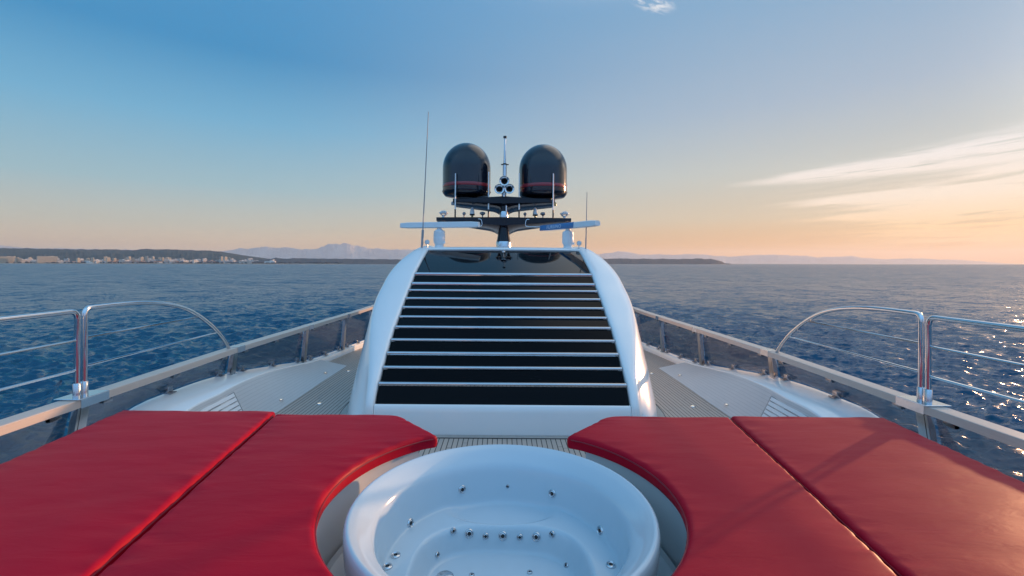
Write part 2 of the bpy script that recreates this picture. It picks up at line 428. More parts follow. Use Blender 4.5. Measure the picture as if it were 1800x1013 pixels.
# ------------------------------------------------------------------ sea: one sheet, fine in front, out to the horizon
def build_sea():
    rs = [2.0, 6.0, 10.0]
    y = 805 * 7.8 / 13.0
    while y > 805 * 7.8 / 560.0:
        rs.append(805 * 7.8 / y); y -= .58
    while rs[-1] < 38000: rs.append(rs[-1] * (1.02 if rs[-1] < 3500 else 1.12))
    r = np.array(rs)
    th = np.concatenate([np.linspace(-math.pi, R(-66), 60, endpoint=False), np.linspace(R(-66), R(66), 1100, endpoint=False), np.linspace(R(66), math.pi, 60, endpoint=False)])
    RR, TT = np.meshgrid(r, th, indexing='ij')
    X = RR * np.sin(TT); Y = RR * np.cos(TT)
    DR = np.gradient(r)[:, None]
    Z = np.zeros_like(X); HX = np.zeros_like(X); HY = np.zeros_like(X)
    nw = 90
    lam = np.exp(np.linspace(np.log(.4), np.log(6.5), nw))
    wind = R(200)
    gust = 1 + .35 * np.sin(X * .021 + Y * .013 + 1) * np.sin(Y * .027 - X * .008)
    for L in lam:
        d = wind + rng.normal(0, .62); k = 2 * math.pi / L
        a = .0125 * L ** .78 * math.exp(-(L / 3.8) ** 2)
        att = np.clip((L / np.maximum(DR, .02) - 1.6) / 1.8, 0, 1)
        ph = k * (X * math.sin(d) + Y * math.cos(d)) + rng.uniform(0, 6.28)
        A = a * att * gust
        Z += A * np.sin(ph); c = A * np.cos(ph) * .8
        HX += c * math.sin(d); HY += c * math.cos(d)
    X = X + HX; Y = Y + HY
    nr, nc = X.shape
    co_ = np.stack([X, Y, Z], -1).reshape(-1, 3)
    co_ = np.vstack([co_, [[0, 0, 0]]])
    i = np.arange(nr - 1)[:, None]; j = np.arange(nc)[None, :]; j2 = (j + 1) % nc
    q = np.stack([i * nc + j, (i + 1) * nc + j, (i + 1) * nc + j2, i * nc + j2], -1).reshape(-1, 4)
    tri = np.stack([np.full(nc, nr * nc), np.arange(nc), (np.arange(nc) + 1) % nc], -1)
    me = bpy.data.meshes.new('sea')
    me.vertices.add(len(co_)); me.vertices.foreach_set('co', co_.ravel())
    loops = np.concatenate([q[:, ::-1].ravel(), tri[:, ::-1].ravel()])
    me.loops.add(len(loops)); me.loops.foreach_set('vertex_index', loops)
    starts = np.concatenate([np.arange(len(q)) * 4, len(q) * 4 + np.arange(len(tri)) * 3])
    me.polygons.add(len(starts)); me.polygons.foreach_set('loop_start', starts)
    me.polygons.foreach_set('use_smooth', np.ones(len(starts), bool))
    me.update(calc_edges=True); me.validate()
    if me.polygons[len(me.polygons) // 2].normal.z < 0: me.flip_normals()
    me.materials.append(M['sea'])
    o = bpy.data.objects.new('sea', me); COL.objects.link(o); o.location = (0, 0, SEA_Z)
    tag(o, kind='structure', label='choppy dark blue sea reaching to the horizon')
build_sea()

# ------------------------------------------------------------------ far land (world is level; heights read at the distance the land stands)
def hz(px): return 463 + (px - 885) * .0017
def terrain(name, prof, y0, y1, y2, mat, rough=.08, step=1.2, seed=0, rows=14, label=None, spur=.5):
    """heightfield strip: shore at y0, ridge line at y1, falling behind to y2"""
    px0, px1 = prof[0][0], prof[-1][0]; n = int((px1 - px0) / step)
    G = []
    for r in range(rows + 1):
        t = r / rows
        Yd = lerp(y0, y1, t / .75) if t <= .75 else lerp(y1, y2, (t - .75) / .25)
        row = []
        for i in range(n + 1):
            px = lerp(px0, px1, i / n)
            wob = (1 - t / .75) * 40 if t < .75 else 0
            wob *= mnoise.fractal(Vector((px * .02, t * 5, seed + 31)), .9, 2.1, 4)
            top = interp(px + wob, prof)
            H = max(.5, (hz(px) - top) / 805 * y1 + 6)
            s = math.sin(min(t / .75, 1) * math.pi / 2) ** 1.3 if t <= .75 else math.cos((t - .75) / .25 * math.pi / 2)
            x = (px - 885) / 805 * Yd
            nz = mnoise.fractal(Vector((x / y1 * 60, Yd / y1 * 60, seed)), .9, 2.1, 6)
            fine = mnoise.fractal(Vector((x / y1 * 420, Yd / y1 * 420, seed + 3)), .8, 2.1, 3)
            row.append((x, Yd, SEA_Z - 1.0 + 1.4 * min(1, r) + H * s * (1 + rough * nz - spur * (1 - abs(mnoise.noise(Vector((x / y1 * 34 + .8 * nz, Yd / y1 * 9, seed + 7))) * 1.8)) * max(0, 1 - s) * 1.2) + H * rough * .5 * fine * s))
        G.append(row)
    m = MB(); m.grid(G, flip=True)
    o = m.build(name, mat, loc=(0, y0, SEA_Z), recalc=False, angle=180)
    return tag(o, kind='structure', label=label)
terrain('hill', [(-260, 452), (-120, 440), (0, 436.7), (100, 438.4), (200, 439.5), (235, 440.6), (250, 439), (290, 438.8), (355, 440.7), (385, 442.5), (400, 445), (440, 450.5), (480, 456), (540, 459.5)],
        3350, 5600, 7600, M['hill'], .05, seed=1, rows=18, label='long dark wooded hill behind the shore town')
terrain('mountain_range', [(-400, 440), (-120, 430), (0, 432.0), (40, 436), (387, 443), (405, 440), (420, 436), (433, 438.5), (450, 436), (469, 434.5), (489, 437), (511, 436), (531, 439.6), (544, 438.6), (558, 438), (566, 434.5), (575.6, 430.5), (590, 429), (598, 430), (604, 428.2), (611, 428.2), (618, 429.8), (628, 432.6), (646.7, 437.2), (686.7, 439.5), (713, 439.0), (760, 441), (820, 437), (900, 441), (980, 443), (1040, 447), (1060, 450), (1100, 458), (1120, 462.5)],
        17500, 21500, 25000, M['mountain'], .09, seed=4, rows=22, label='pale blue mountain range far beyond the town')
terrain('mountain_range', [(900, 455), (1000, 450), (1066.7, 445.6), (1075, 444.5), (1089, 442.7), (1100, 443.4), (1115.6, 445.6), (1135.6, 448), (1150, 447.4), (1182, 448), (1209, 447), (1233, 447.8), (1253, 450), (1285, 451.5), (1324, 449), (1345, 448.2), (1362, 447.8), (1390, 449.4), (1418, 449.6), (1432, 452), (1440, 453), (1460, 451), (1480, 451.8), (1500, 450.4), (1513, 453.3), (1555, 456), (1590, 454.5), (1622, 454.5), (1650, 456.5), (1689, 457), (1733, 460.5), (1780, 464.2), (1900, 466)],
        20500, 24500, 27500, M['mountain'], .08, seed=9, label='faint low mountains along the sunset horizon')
terrain('headland', [(1000, 455), (1077, 454.8), (1090, 454.0), (1110, 455.2), (1130, 454.6), (1150, 455.4), (1163, 454.8), (1190, 455.4), (1215, 455), (1225, 454.2), (1233, 454.4), (1240, 455.8), (1250, 455), (1256, 456.8), (1262, 458), (1268, 460.5), (1272, 462.5), (1285, 463.2)],
        5200, 5600, 6400, M['woods'], .10, .8, seed=6, rows=12, label='dark wooded headland low on the horizon')
terrain('shore', [(-260, 459), (0, 458.4), (100, 457.8), (200, 457.5), (300, 457.3), (400, 457), (470, 455.4), (484, 453.6), (500, 454.6), (525, 453.8), (545, 454.6), (593, 454.8), (640, 455.4), (695, 455.8), (760, 457), (900, 458.5), (1010, 462)],
        3050, 3900, 4600, M['woods'], .12, 1.0, seed=12, rows=14, label='low wooded shore in front of the mountains')
# beach strip
m = MB(); rowsb = []
for Yd, z in ((2960, -.5), (2985, .4), (3020, 1.6), (3060, 2.2), (3120, 2.0)):
    rowsb.append([((px - 885) / 805 * Yd, Yd + 14 * math.sin(px * .02), SEA_Z + z) for px in range(-260, 610, 6)])
m.grid(rowsb, flip=True)
tag(m.build('beach', M['beach'], loc=(0, 3000, SEA_Z), recalc=False), kind='structure', label='narrow pale beach below the town')

# ---- town
def shore_z(Y): return SEA_Z + interp(Y, [(3050, 2), (3300, 9), (3600, 17), (4000, 26), (4600, 40)])
def block_mesh(name, w, d, h, wi, roof, floors):
    m = bmesh.new()
    def bx(c, s_, mi):
        r = bmesh.ops.create_cube(m, size=1, matrix=Matrix.Translation(c) @ Matrix.Diagonal((*s_, 1)))
        for f in {f for v in r['verts'] for f in v.link_faces}: f.material_index = mi
    fh = h / floors
    bx((0, 0, h / 2), (w, d, h), 0)
    nb = max(2, int(w / 4.5))
    for f in range(floors):
        for k in range(nb):
            bx((-w / 2 + (k + .5) * w / nb, -d / 2 - .02, f * fh + fh * .52), (w / nb * .52, .25, fh * .46), 1)
        for s_ in (-1, 1):
            bx((s_ * (w / 2 + .02), 0, f * fh + fh * .52), (.25, d * .5, fh * .4), 1)
        bx((0, -d / 2 - .5, f * fh + .12), (w * .96, 1.0, .25), 0)
    if roof:
        v = [m.verts.new(p) for p in ((-w / 2 - .4, -d / 2 - .4, h), (w / 2 + .4, -d / 2 - .4, h), (w / 2 + .4, d / 2 + .4, h), (-w / 2 - .4, d / 2 + .4, h), (-w / 2 + 2, 0, h + 3), (w / 2 - 2, 0, h + 3))]
        for f in ((0, 1, 5, 4), (2, 3, 4, 5), (1, 2, 5), (3, 0, 4), (3, 2, 1, 0)):
            m.faces.new([v[i] for i in f]).material_index = 2
    else:
        bx((0, 0, h + .35), (w + .5, d + .5, .7), 0); bx((w * .2, 0, h + 1.8), (w * .25, d * .4, 2.4), 0)
    me = bpy.data.meshes.new(name); m.to_mesh(me); m.free()
    for mt in (wi, M['shutter'], M['roof_tile']): me.materials.append(mt)
    return me
KINDS = [
    ('tower_block', 'tall cream apartment tower in the far shore town', 'building', 'cream apartment towers in the shore town', block_mesh('tower_block', 17, 15, 30, WALLS[0], False, 10)),
    ('apartment_block', 'white mid-rise apartment block in the far shore town', 'building', 'white apartment blocks in the shore town', block_mesh('apartment_block', 30, 14, 17, WALLS[1], False, 6)),
    ('house', 'small pink house with tiled roof in the far shore town', 'house', 'pink tiled houses in the shore town', block_mesh('house', 15, 11, 8, WALLS[2], True, 2)),
    ('villa', 'small white house with tiled roof in the far shore town', 'house', 'white tiled houses in the shore town', block_mesh('villa', 18, 12, 9, WALLS[1], True, 3)),
    ('warehouse', 'long low grey building in the far shore town', 'building', 'grey low buildings in the shore town', block_mesh('warehouse', 42, 18, 9, WALLS[3], False, 2)),
]
def put(kind, px, Y, sc=(1, 1, 1), label=None, dz=0):
    nm, lab, cat, grp, me = kind
    o = bpy.data.objects.new(nm, me); COL.objects.link(o)
    o.location = ((px - 885) / 805 * Y, Y, shore_z(Y) - 1 + dz); o.scale = sc
    o.rotation_euler.z = random.uniform(.55, 1.25)
    tag(o, label or lab, cat, None if label else grp)
    return o
for i in range(300):
    u = random.random()
    px = random.uniform(24, 445) if u < .85 else random.uniform(445, 690)
    if 68 < px < 96 or px < 24: continue
    dens = .55 + .45 * math.sin(px * .03 + 1)
    if random.random() > .55 + .45 * dens: continue
    Y = random.choice([3130, 3180, 3260, 3400, 3550, 3700])
    k = random.choices(range(5), (.16, .30, .2, .24, .10))[0]
    if px > 445: k = random.choice([1, 3, 4, 2]); Y = random.choice([3500, 3700, 3900])
    put(KINDS[k], px, Y, (random.uniform(.8, 1.2), 1, random.uniform(.8, 1.45) * (.8 if px > 445 else 1)))
hot = ('hotel_block', '', 'building', None, block_mesh('hotel_block', 100, 26, 46, WALLS[0], False, 13))
hot2 = ('hotel_block', '', 'building', None, block_mesh('hotel_block_wide', 70, 44, 44, WALLS[0], False, 13))
o = put(hot2, 10, 3120, label='big square hotel block at the left end of the distant beach'); o.rotation_euler.z = .90
o = put(hot, 83, 3120, label='big wide hotel block standing second from the left on the distant beach'); o.rotation_euler.z = .92
# stepped white resort building
m = MB()
for k in range(5):
    m.box((k * 9 - 18, 0, 9 - k * 1.0 - 2 * abs(k - 1)), (8, 16, 18 - 3.4 * abs(k - 1.0)))
o = m.build('resort_building', WALLS[1], loc=None); o.location = ((158 - 885) / 805 * 3120, 3120, shore_z(3120)); tag(o, 'white stepped resort building on the distant beach', 'building')
m = MB(); m.box((0, 0, 7), (70, 18, 14)); m.box((10, 2, 16), (24, 12, 5)); m.box((-24, -9.4, 6), (14, 1.4, 8))
o = m.build('long_hall', WALLS[1]); o.location = ((475 - 885) / 805 * 3150, 3150, shore_z(3150)); tag(o, 'long white hall near the right end of the distant beach', 'building')
# low tree belt along the beach
m = MB()
for i in range(560):
    px = random.uniform(0, 600); Y = random.uniform(3080, 3300)
    if random.random() < .25 + .35 * math.sin(px * .05): continue
    s_ = random.uniform(4, 9)
    bmesh.ops.create_icosphere(m.b, subdivisions=1, radius=1, matrix=Matrix.Translation(((px - 885) / 805 * Y, Y, shore_z(Y) + s_ * .3)) @ Matrix.Diagonal((s_ * random.uniform(1, 2.2), s_, s_ * .9, 1)))
for v in m.b.verts: v.co += Vector((mnoise.noise(v.co * .3), 0, mnoise.noise(v.co * .3 + Vector((9, 9, 9))))) * 2.2
tag(m.build('shore_trees', M['woods'], loc=(0, 3100, SEA_Z)), 'belt of dark trees along the distant beach', 'trees', kind='stuff')

# ------------------------------------------------------------------ haze
hm = bpy.data.materials.new('sea_haze'); hm.use_nodes = True
hn = NT(hm.node_tree); hn.n.remove(hn.n['Principled BSDF'])
pv = hn.n.new('ShaderNodeVolumePrincipled'); pv.inputs['Color'].default_value = (.97, .94, .91, 1)
pv.inputs['Density'].default_value = 3.0e-5; pv.inputs['Anisotropy'].default_value = .3
hn.l.new(pv.outputs[0], hn.n['Material Output'].inputs['Volume'])
m = MB(); m.box((0, 0, (1200 - 9.5) / 2), (90000, 90000, 1209.5))
hz_o = m.build('haze', hm, smooth=False); hz_o['kind'] = 'stuff'; hz_o['label'] = 'thin evening haze over the sea'

# ================================================================== THE YACHT (deck z = 0, bow along +Y)
def deck_z(y): return interp(y, [(0, 0), (9.2, 0), (10.7, -.03), (12.5, -.10), (15, -.22), (20, -.45)])
def cap_x(y): return interp(y, [(0, 4.34), (5, 4.44), (7.5, 4.47), (10, 4.40), (13, 4.30), (15.5, 4.26), (20, 4.05)])
def cap_z(y):
    up = lerp(.40, .60, sstep(4.5, 5.8, y)) - .02 * sstep(5.8, 7.2, y)
    return lerp(up, deck_z(y) + .13, sstep(6.6, 11.2, y) ** .9)
def rail_x(y): return interp(y, [(0, 4.25), (4, 4.31), (7.5, 4.40), (10, 4.33), (13, 4.22), (15.5, 4.20), (20, 4.0)])
RAIL_Z = 1.0
def bul(y, f):      # section of the bulwark panel: flares out of the deck, then steepens
    k = sstep(10.6, 8.0, y)
    return f, lerp(f, f ** 1.08, k)
# deck
m = MB()
ys = [-2, 0, 2, 4, 6, 8, 9.2, 10, 10.7, 11.5, 12.5, 13.7, 15, 17, 20]
m.grid([[(lerp(-1, 1, k / 12) * (cap_x(y) - .02), y, deck_z(y)) for k in range(13)] for y in ys])
o = m.build('deck', M['teak'], angle=180); tag(o, 'teak plank side decks with black caulking', kind='structure'); BOAT.append(o)
o.data.update()
# hull
m = MB()
sec = [(0, 0), (.10, -.25), (.06, -1.0), (-.15, -2.2), (-.5, -4.6)]
for s in (-1, 1):
    m.grid([[(s * (cap_x(y) + .02 + a), y, (cap_z(y) - .03 if i == 0 else min(cap_z(y), 0) - .02 + b)) for i, (a, b) in enumerate(sec)] for y in [-2 + .5 * k for k in range(45)]])
o = m.build('hull', M['gelcoat'], angle=60); tag(o, 'white yacht hull below the side decks', kind='structure'); BOAT.append(o)

# bulwarks
for s in (-1, 1):
    sd_ = side(s, 'left', 'right')
    t = thing('bulwark', (s * 4.2, 7, 0), f'white planked bulwark sloping down to the {sd_} side deck', 'bulwark')
    top = lambda y: (interp(y, [(0, 3.80), (5, 3.81), (6.2, 3.84), (7.3, 3.99), (8.4, 4.16), (9.6, 4.28), (10.7, 4.27)]), cap_z(y))
    m = MB(); G = []
    for k in range(61):
        y = lerp(1.0, 10.72, k / 60)
        tx, tz = top(y); bx_ = interp(y, [(0, 3.55), (8, 3.59), (10.7, 3.64)])
        row = []
        for q in range(13):
            f = q / 12; fx, fz = bul(y, f); row.append((s * lerp(bx_, tx, fx), y, lerp(deck_z(y) + .004, tz, fz)))
        G.append(row)
    m.grid(G, flip=s > 0); pm = m.build('panel', M['panel'], t, recalc=False, angle=180).data
    pm.attributes.new('plank', 'FLOAT', 'POINT').data.foreach_set('value', [(i % 13) / 12 for i in range(len(pm.vertices))])
    m = MB(); G = []
    for k in range(90):
        y = lerp(1.0, 19.5, k / 89)
        tx, tz = top(min(y, 10.7))
        if y > 10.7: tx = cap_x(y) - .06
        if 10.2 < y: tx = lerp(tx, cap_x(y) - .07, sstep(10.2, 11.2, y))
        cz = cap_z(y); cx = cap_x(y)
        G.append([(s * (tx - .004), y, max(deck_z(y) - .02, cz - .16) if y > 10.7 else cz - .03), (s * (tx - .004), y, cz + .004), (s * (tx + .012), y, cz + .018), (s * lerp(tx, cx, .6), y, cz + .022), (s * (cx - .02), y, cz + .045), (s * (cx + .03), y, cz + .04), (s * (cx + .045), y, cz - .03), (s * (cx + .03), y, cz - .2)])
    m.grid(G); m.build('gunwale_cap', M['gelcoat'], t, angle=50)
    # louvred vent let into the panel
    def on_panel(y, f, lift=.012):
        tx, tz = top(y); bx_ = interp(y, [(0, 3.55), (8, 3.59), (10.7, 3.64)])
        fx, fz = bul(y, f); return Vector((s * (lerp(bx_, tx, fx) - lift), y, lerp(0, tz, fz) + lift * .5))
    m = MB()
    fr = [on_panel(5.15, .40), on_panel(6.55, .40), on_panel(6.55, .90), on_panel(5.15, .90), on_panel(5.15, .40)]
    m.tube(fr, .0035, 6)
    m.grid([[on_panel(y_, f_, .004) for f_ in (.41, .65, .89)] for y_ in (5.16, 5.6, 6.1, 6.54)])
    vf = m.build('vent_grille', M['vent_back'], t)
    for k in range(5):
        f = .42 + .095 * k
        m = MB()
        m.grid([[on_panel(y_, f, .006) for y_ in (5.18, 5.8, 6.52)], [on_panel(y_, f + .012, .022) for y_ in (5.18, 5.8, 6.52)], [on_panel(y_, f + .080, .016) for y_ in (5.18, 5.8, 6.52)], [on_panel(y_, f + .083, .004) for y_ in (5.18, 5.8, 6.52)]])
        m.build('slat', M['slat_white'], vf, angle=20)

# recessed deck lights
dl = [(-1, 3.10, 7.75, 'deck', 'round brass deck light in the teak beside the left bulwark, nearest the red pads'), (-1, 3.42, 10.15, 'deck', 'round brass deck light far along the left side deck'),
      (1, 3.22, 7.75, 'deck', 'round brass deck light in the teak beside the right bulwark, nearest the red pads'), (1, 3.30, 10.15, 'deck', 'round brass deck light far along the right side deck'),
      (-1, 3.72, 7.6, 'wall', 'small round light low on the left bulwark panel, nearest the red pads'), (-1, 3.75, 9.7, 'wall', 'small round light at the far end of the left bulwark panel'),
      (1, 3.72, 7.5, 'wall', 'small round light low on the right bulwark panel, nearest the red pads'), (1, 3.75, 9.7, 'wall', 'small round light at the far end of the right bulwark panel')]
glow = bpy.data.materials.new('lit_lens'); glow.use_nodes = True
gp = glow.node_tree.nodes['Principled BSDF']; gp.inputs['Base Color'].default_value = (.9, .8, .6, 1)
gp.inputs['Emission Color'].default_value = (1, .78, .48, 1); gp.inputs['Emission Strength'].default_value = .7
for s, x, y, wh, lab in dl:
    if wh == 'deck': z = deck_z(y)
    else:
        tx = interp(y, [(0, 3.80), (5, 3.81), (6.2, 3.84), (7.3, 3.99), (8.4, 4.16), (9.6, 4.28), (10.7, 4.27)])
        bx_ = interp(y, [(0, 3.55), (8, 3.59), (10.7, 3.64)]); f = .22; fx, fz = bul(y, f); x = lerp(bx_, tx, fx) - .012; z = lerp(0, cap_z(y), fz) + .006
    t = thing('deck_light', (s * x, y, z), lab, 'light', 'small lights along the side decks')
    r_ = .05 if wh == 'deck' else .038
    m = MB(); m.lathe([(r_, 0), (r_ * .95, .008), (r_ * .62, .010), (r_ * .6, .004)], (s * x, y, z), 16); m.build('trim_ring', M['steel'], t)
    m = MB(); m.lathe([(0.0001, .009), (r_ * .4, .008), (r_ * .61, .005)], (s * x, y, z), 16); m.build('lens', glow, t)

# ------------------------------------------------------------------ guard rails with glass
def rail_pt(s, y, dx=0, dz=0): return Vector((s * (rail_x(y) + dx), y, RAIL_Z + dz))
POSTS = [1.7, 4.70, 7.49, 10.07, 12.3, 14.6, 16.9]
for s in (-1, 1):
    sd_ = side(s, 'left', 'right')
    t = thing('guard_rail', (s * 4.3, 7, .6), f'flat topped guard rail with smoked glass along the {sd_} side', 'railing')
    # beam between post sleeves
    for a, b in zip([.2] + POSTS, POSTS + [18.5]):
        m = MB(); G = []
        aa = a + (.05 if a != .2 else 0); bb = b
        n = 8
        for k in range(n + 1):
            y = lerp(aa, bb, k / n)
            pr = [(-.086, -.084), (.086, -.084), (.09, -.078), (.09, -.006), (.084, 0), (-.084, 0), (-.09, -.006), (-.09, -.078)]
            G.append([rail_pt(s, y, p, q) for p, q in pr])
        vs = m.grid(G, close=True); m.b.faces.new(vs[0]); m.b.faces.new(vs[-1])
        m.build('rail_beam', M['rail'], t, angle=30)
    for y in POSTS:
        # stainless sleeve
        m = MB(); G = []
        for yy in ((y - .10, y + .24) if y in (4.70,) else (y - .05, y + .16)):
            G.append([rail_pt(s, yy, p, q) for p, q in [(-.094, -.09), (.094, -.09), (.094, .004), (-.094, .004)]])
        vs = m.grid(G, close=True); m.b.faces.new(vs[0]); m.b.faces.new(vs[-1])
        m.build('sleeve', M['steel_sat'], t, smooth=False)
        # one slim box post with a dark glazing groove along its aft edge
        zb = cap_z(y) + .03; zt = RAIL_Z - .088
        xt = s * rail_x(y); xb = xt + s * .22 * (cap_x(y) - rail_x(y)); rake = .13 * (zt - zb)
        def post_box(hw, y0, y1, dxs=0):
            m = MB(); G = []
            for xx, z_, rk in ((xb, zb, rake), (xt, zt, 0)):
                xx += dxs
                G.append([(xx - hw, y + y0 - rk, z_), (xx + hw, y + y0 - rk, z_), (xx + hw, y + y1 - rk, z_), (xx - hw, y + y1 - rk, z_)])
            vs = m.grid(G, close=True); m.b.faces.new(vs[0]); m.b.faces.new(vs[-1]); return m
        post_box(.030, -.020, .072).build('post', M['post_steel'], t, smooth=False)
        post_box(.026, -.034, -.0205).build('groove', M['dark_plastic'], t, smooth=False)
        post_box(.034, -.060, -.0345).build('front_plate', M['post_steel'], t, smooth=False)
        m = MB(); m.box((xb, y - rake, cap_z(y) + .036), (.10, .17, .02), bevel=.004); m.build('post_foot', M['steel'], t, smooth=False)
    # glass panels + clips
    for a, b in zip(POSTS, POSTS[1:]):
        m = MB(); G = []
        for k in range(9):
            y = lerp(a + .10, b - .10, k / 8)
            lo = Vector((s * (cap_x(y) + .012), y, cap_z(y) + .07)); hi = Vector((s * (rail_x(y) + .02), y, RAIL_Z - .10))
            if hi.z < lo.z + .02: hi.z = lo.z + .02
            G.append([lo, hi, hi + Vector((s * .012, 0, 0)), lo + Vector((s * .012, 0, 0))])
        vs = m.grid(G, close=True); m.b.faces.new(vs[0]); m.b.faces.new(vs[-1])
        m.build('glass_panel', M['tinted'], t, smooth=False)
        for y in (a + .30, (a + b) / 2, b - .30):
            m = MB(); m.box((s * (cap_x(y) - .005), y, cap_z(y) + .085), (.06, .10, .095), bevel=.01)
            m.box((s * (cap_x(y) - .045), y, cap_z(y) + .05), (.07, .12, .016), bevel=.004)
            m.build('glass_clip', M['clip_steel'], t)
            m = MB(); m.box((s * (rail_x(y) - .01), y, RAIL_Z - .115), (.05, .12, .062), bevel=.006)
            m.build('glass_clip', M['clip_steel'], t)
    for y in (4.40, 3.2, 2.0):
        m = MB(); m.box((s * (rail_x(y) - .01), y, RAIL_Z - .115), (.05, .12, .062), bevel=.006); m.build('glass_clip', M['clip_steel'], t)

# tubular rails standing on the beam
def rnd(pts, r=.09, n=6):
    """round the corners of a polyline"""
    out = [Vector(pts[0])]
    for a, b, c in zip(pts, pts[1:], pts[2:]):
        a, b, c = Vector(a), Vector(b), Vector(c)
        d1 = min(r, (a - b).length * .45); d2 = min(r, (c - b).length * .45)
        p, q = b + (a - b).normalized() * d1, b + (c - b).normalized() * d2
        for k in range(n + 1):
            u = k / n; out.append(p.lerp(b, u).lerp(b.lerp(q, u), u))
    out.append(Vector(pts[-1])); return out
for s in (-1, 1):
    sd_ = side(s, 'left', 'right')
    X = lambda y: s * (rail_x(y) + .005)
    t = thing('tube_rail', (X(4.75), 4.75, RAIL_Z), f'polished curved tube rail arching down onto the {sd_} guard rail', 'railing')
    cur = [(4.745, 1.0), (4.745, 1.86), (4.82, 1.905), (5.2, 1.905), (5.54, 1.89), (5.91, 1.845), (6.24, 1.765), (6.5, 1.66), (6.72, 1.54), (6.95, 1.39), (7.14, 1.235), (7.28, 1.10), (7.36, 1.0)]
    # smooth the arch with a Catmull-Rom pass
    P = [Vector((X(y), y, z)) for y, z in cur[2:]]
    sm = []
    for i in range(len(P) - 1):
        p0, p1, p2, p3 = P[max(i - 1, 0)], P[i], P[i + 1], P[min(i + 2, len(P) - 1)]
        for k in range(5):
            u = k / 5
            sm.append(.5 * ((2 * p1) + (p2 - p0) * u + (2 * p0 - 5 * p1 + 4 * p2 - p3) * u * u + (3 * p1 - p0 - 3 * p2 + p3) * u ** 3))
    sm.append(P[-1])
    head = rnd([(X(4.745), 4.745, 1.0), (X(4.745), 4.745, 1.905), sm[0] + Vector((0, .06, 0))], .085)
    m = MB(); m.tube(head[:-1] + sm[1:], .026, 12); m.build('top_tube', M['steel'], t)
    for z, ye in ((1.60, 6.60), (1.305, 7.05)):
        m = MB(); m.tube([(X(4.75), 4.75, z), (X(5.6), 5.6, z), (X(ye), ye, z)], .0125, 8); m.build('cross_tube', M['steel'], t)
    m = MB(); m.lathe([(.034, 0), (.034, .14), (.027, .15)], (X(4.745), 4.745, 1.0), 14); m.build('socket', M['steel_sat'], t)
    t = thing('tube_rail', (X(4.66), 4.66, RAIL_Z), f'polished straight tube rail above the {sd_} guard rail beside the pads', 'railing')
    m = MB(); m.tube(rnd([(X(4.66), 4.66, 1.0), (X(4.66), 4.66, 1.885), (X(3.5), 3.5, 1.888), (X(1.7), 1.7, 1.888), (X(1.7), 1.7, 1.0)], .085), .026, 12); m.build('top_tube', M['steel'], t)
    for z in (1.585, 1.282):
        m = MB(); m.tube([(X(4.655), 4.655, z), (X(3.2), 3.2, z), (X(1.7), 1.7, z)], .0135, 8); m.build('cross_tube', M['steel'], t)
    m = MB(); m.lathe([(.034, 0), (.034, .14), (.027, .15)], (X(4.66), 4.66, 1.0), 14); m.build('socket', M['steel_sat'], t)
    m = MB(); m.box((X(4.74), 4.72, 1.010), (.26, .34, .012), bevel=.004); m.build('base_plate', M['steel'], t, smooth=False)

# ------------------------------------------------------------------ red sun pads
TC = (0.0, 3.05)     # tub centre
RP = 1.15
a0 = math.asin((3.985 - TC[1]) / RP); 
PAD_Z = .78
def resample(pl, ts):
    pl = [Vector((p[0], p[1], 0)) for p in pl]
    L = [0]
    for a, b in zip(pl, pl[1:]): L.append(L[-1] + (b - a).length)
    out = []
    for t in ts:
        d = t * L[-1]
        for i in range(len(pl) - 1):
            if d <= L[i + 1] + 1e-9:
                out.append(pl[i].lerp(pl[i + 1], (d - L[i]) / max(L[i + 1] - L[i], 1e-9))); break
        else: out.append(pl[-1])
    return out, L[-1]
def ts_for(length, n):
    e = [0, .006, .014, .024, .036, .052, .075, .105, .14, .18]
    mid = list(np.linspace(.22, length - .22, n))
    t = e + mid + [length - x for x in e[::-1]]
    return [x / length for x in t]
def seg_dist(P, A, B):
    d = B - A; L2 = (d ** 2).sum()
    t = np.clip(((P - A) @ d) / L2, 0, 1)
    return np.sqrt((((A + t[:, None] * d) - P) ** 2).sum(1))
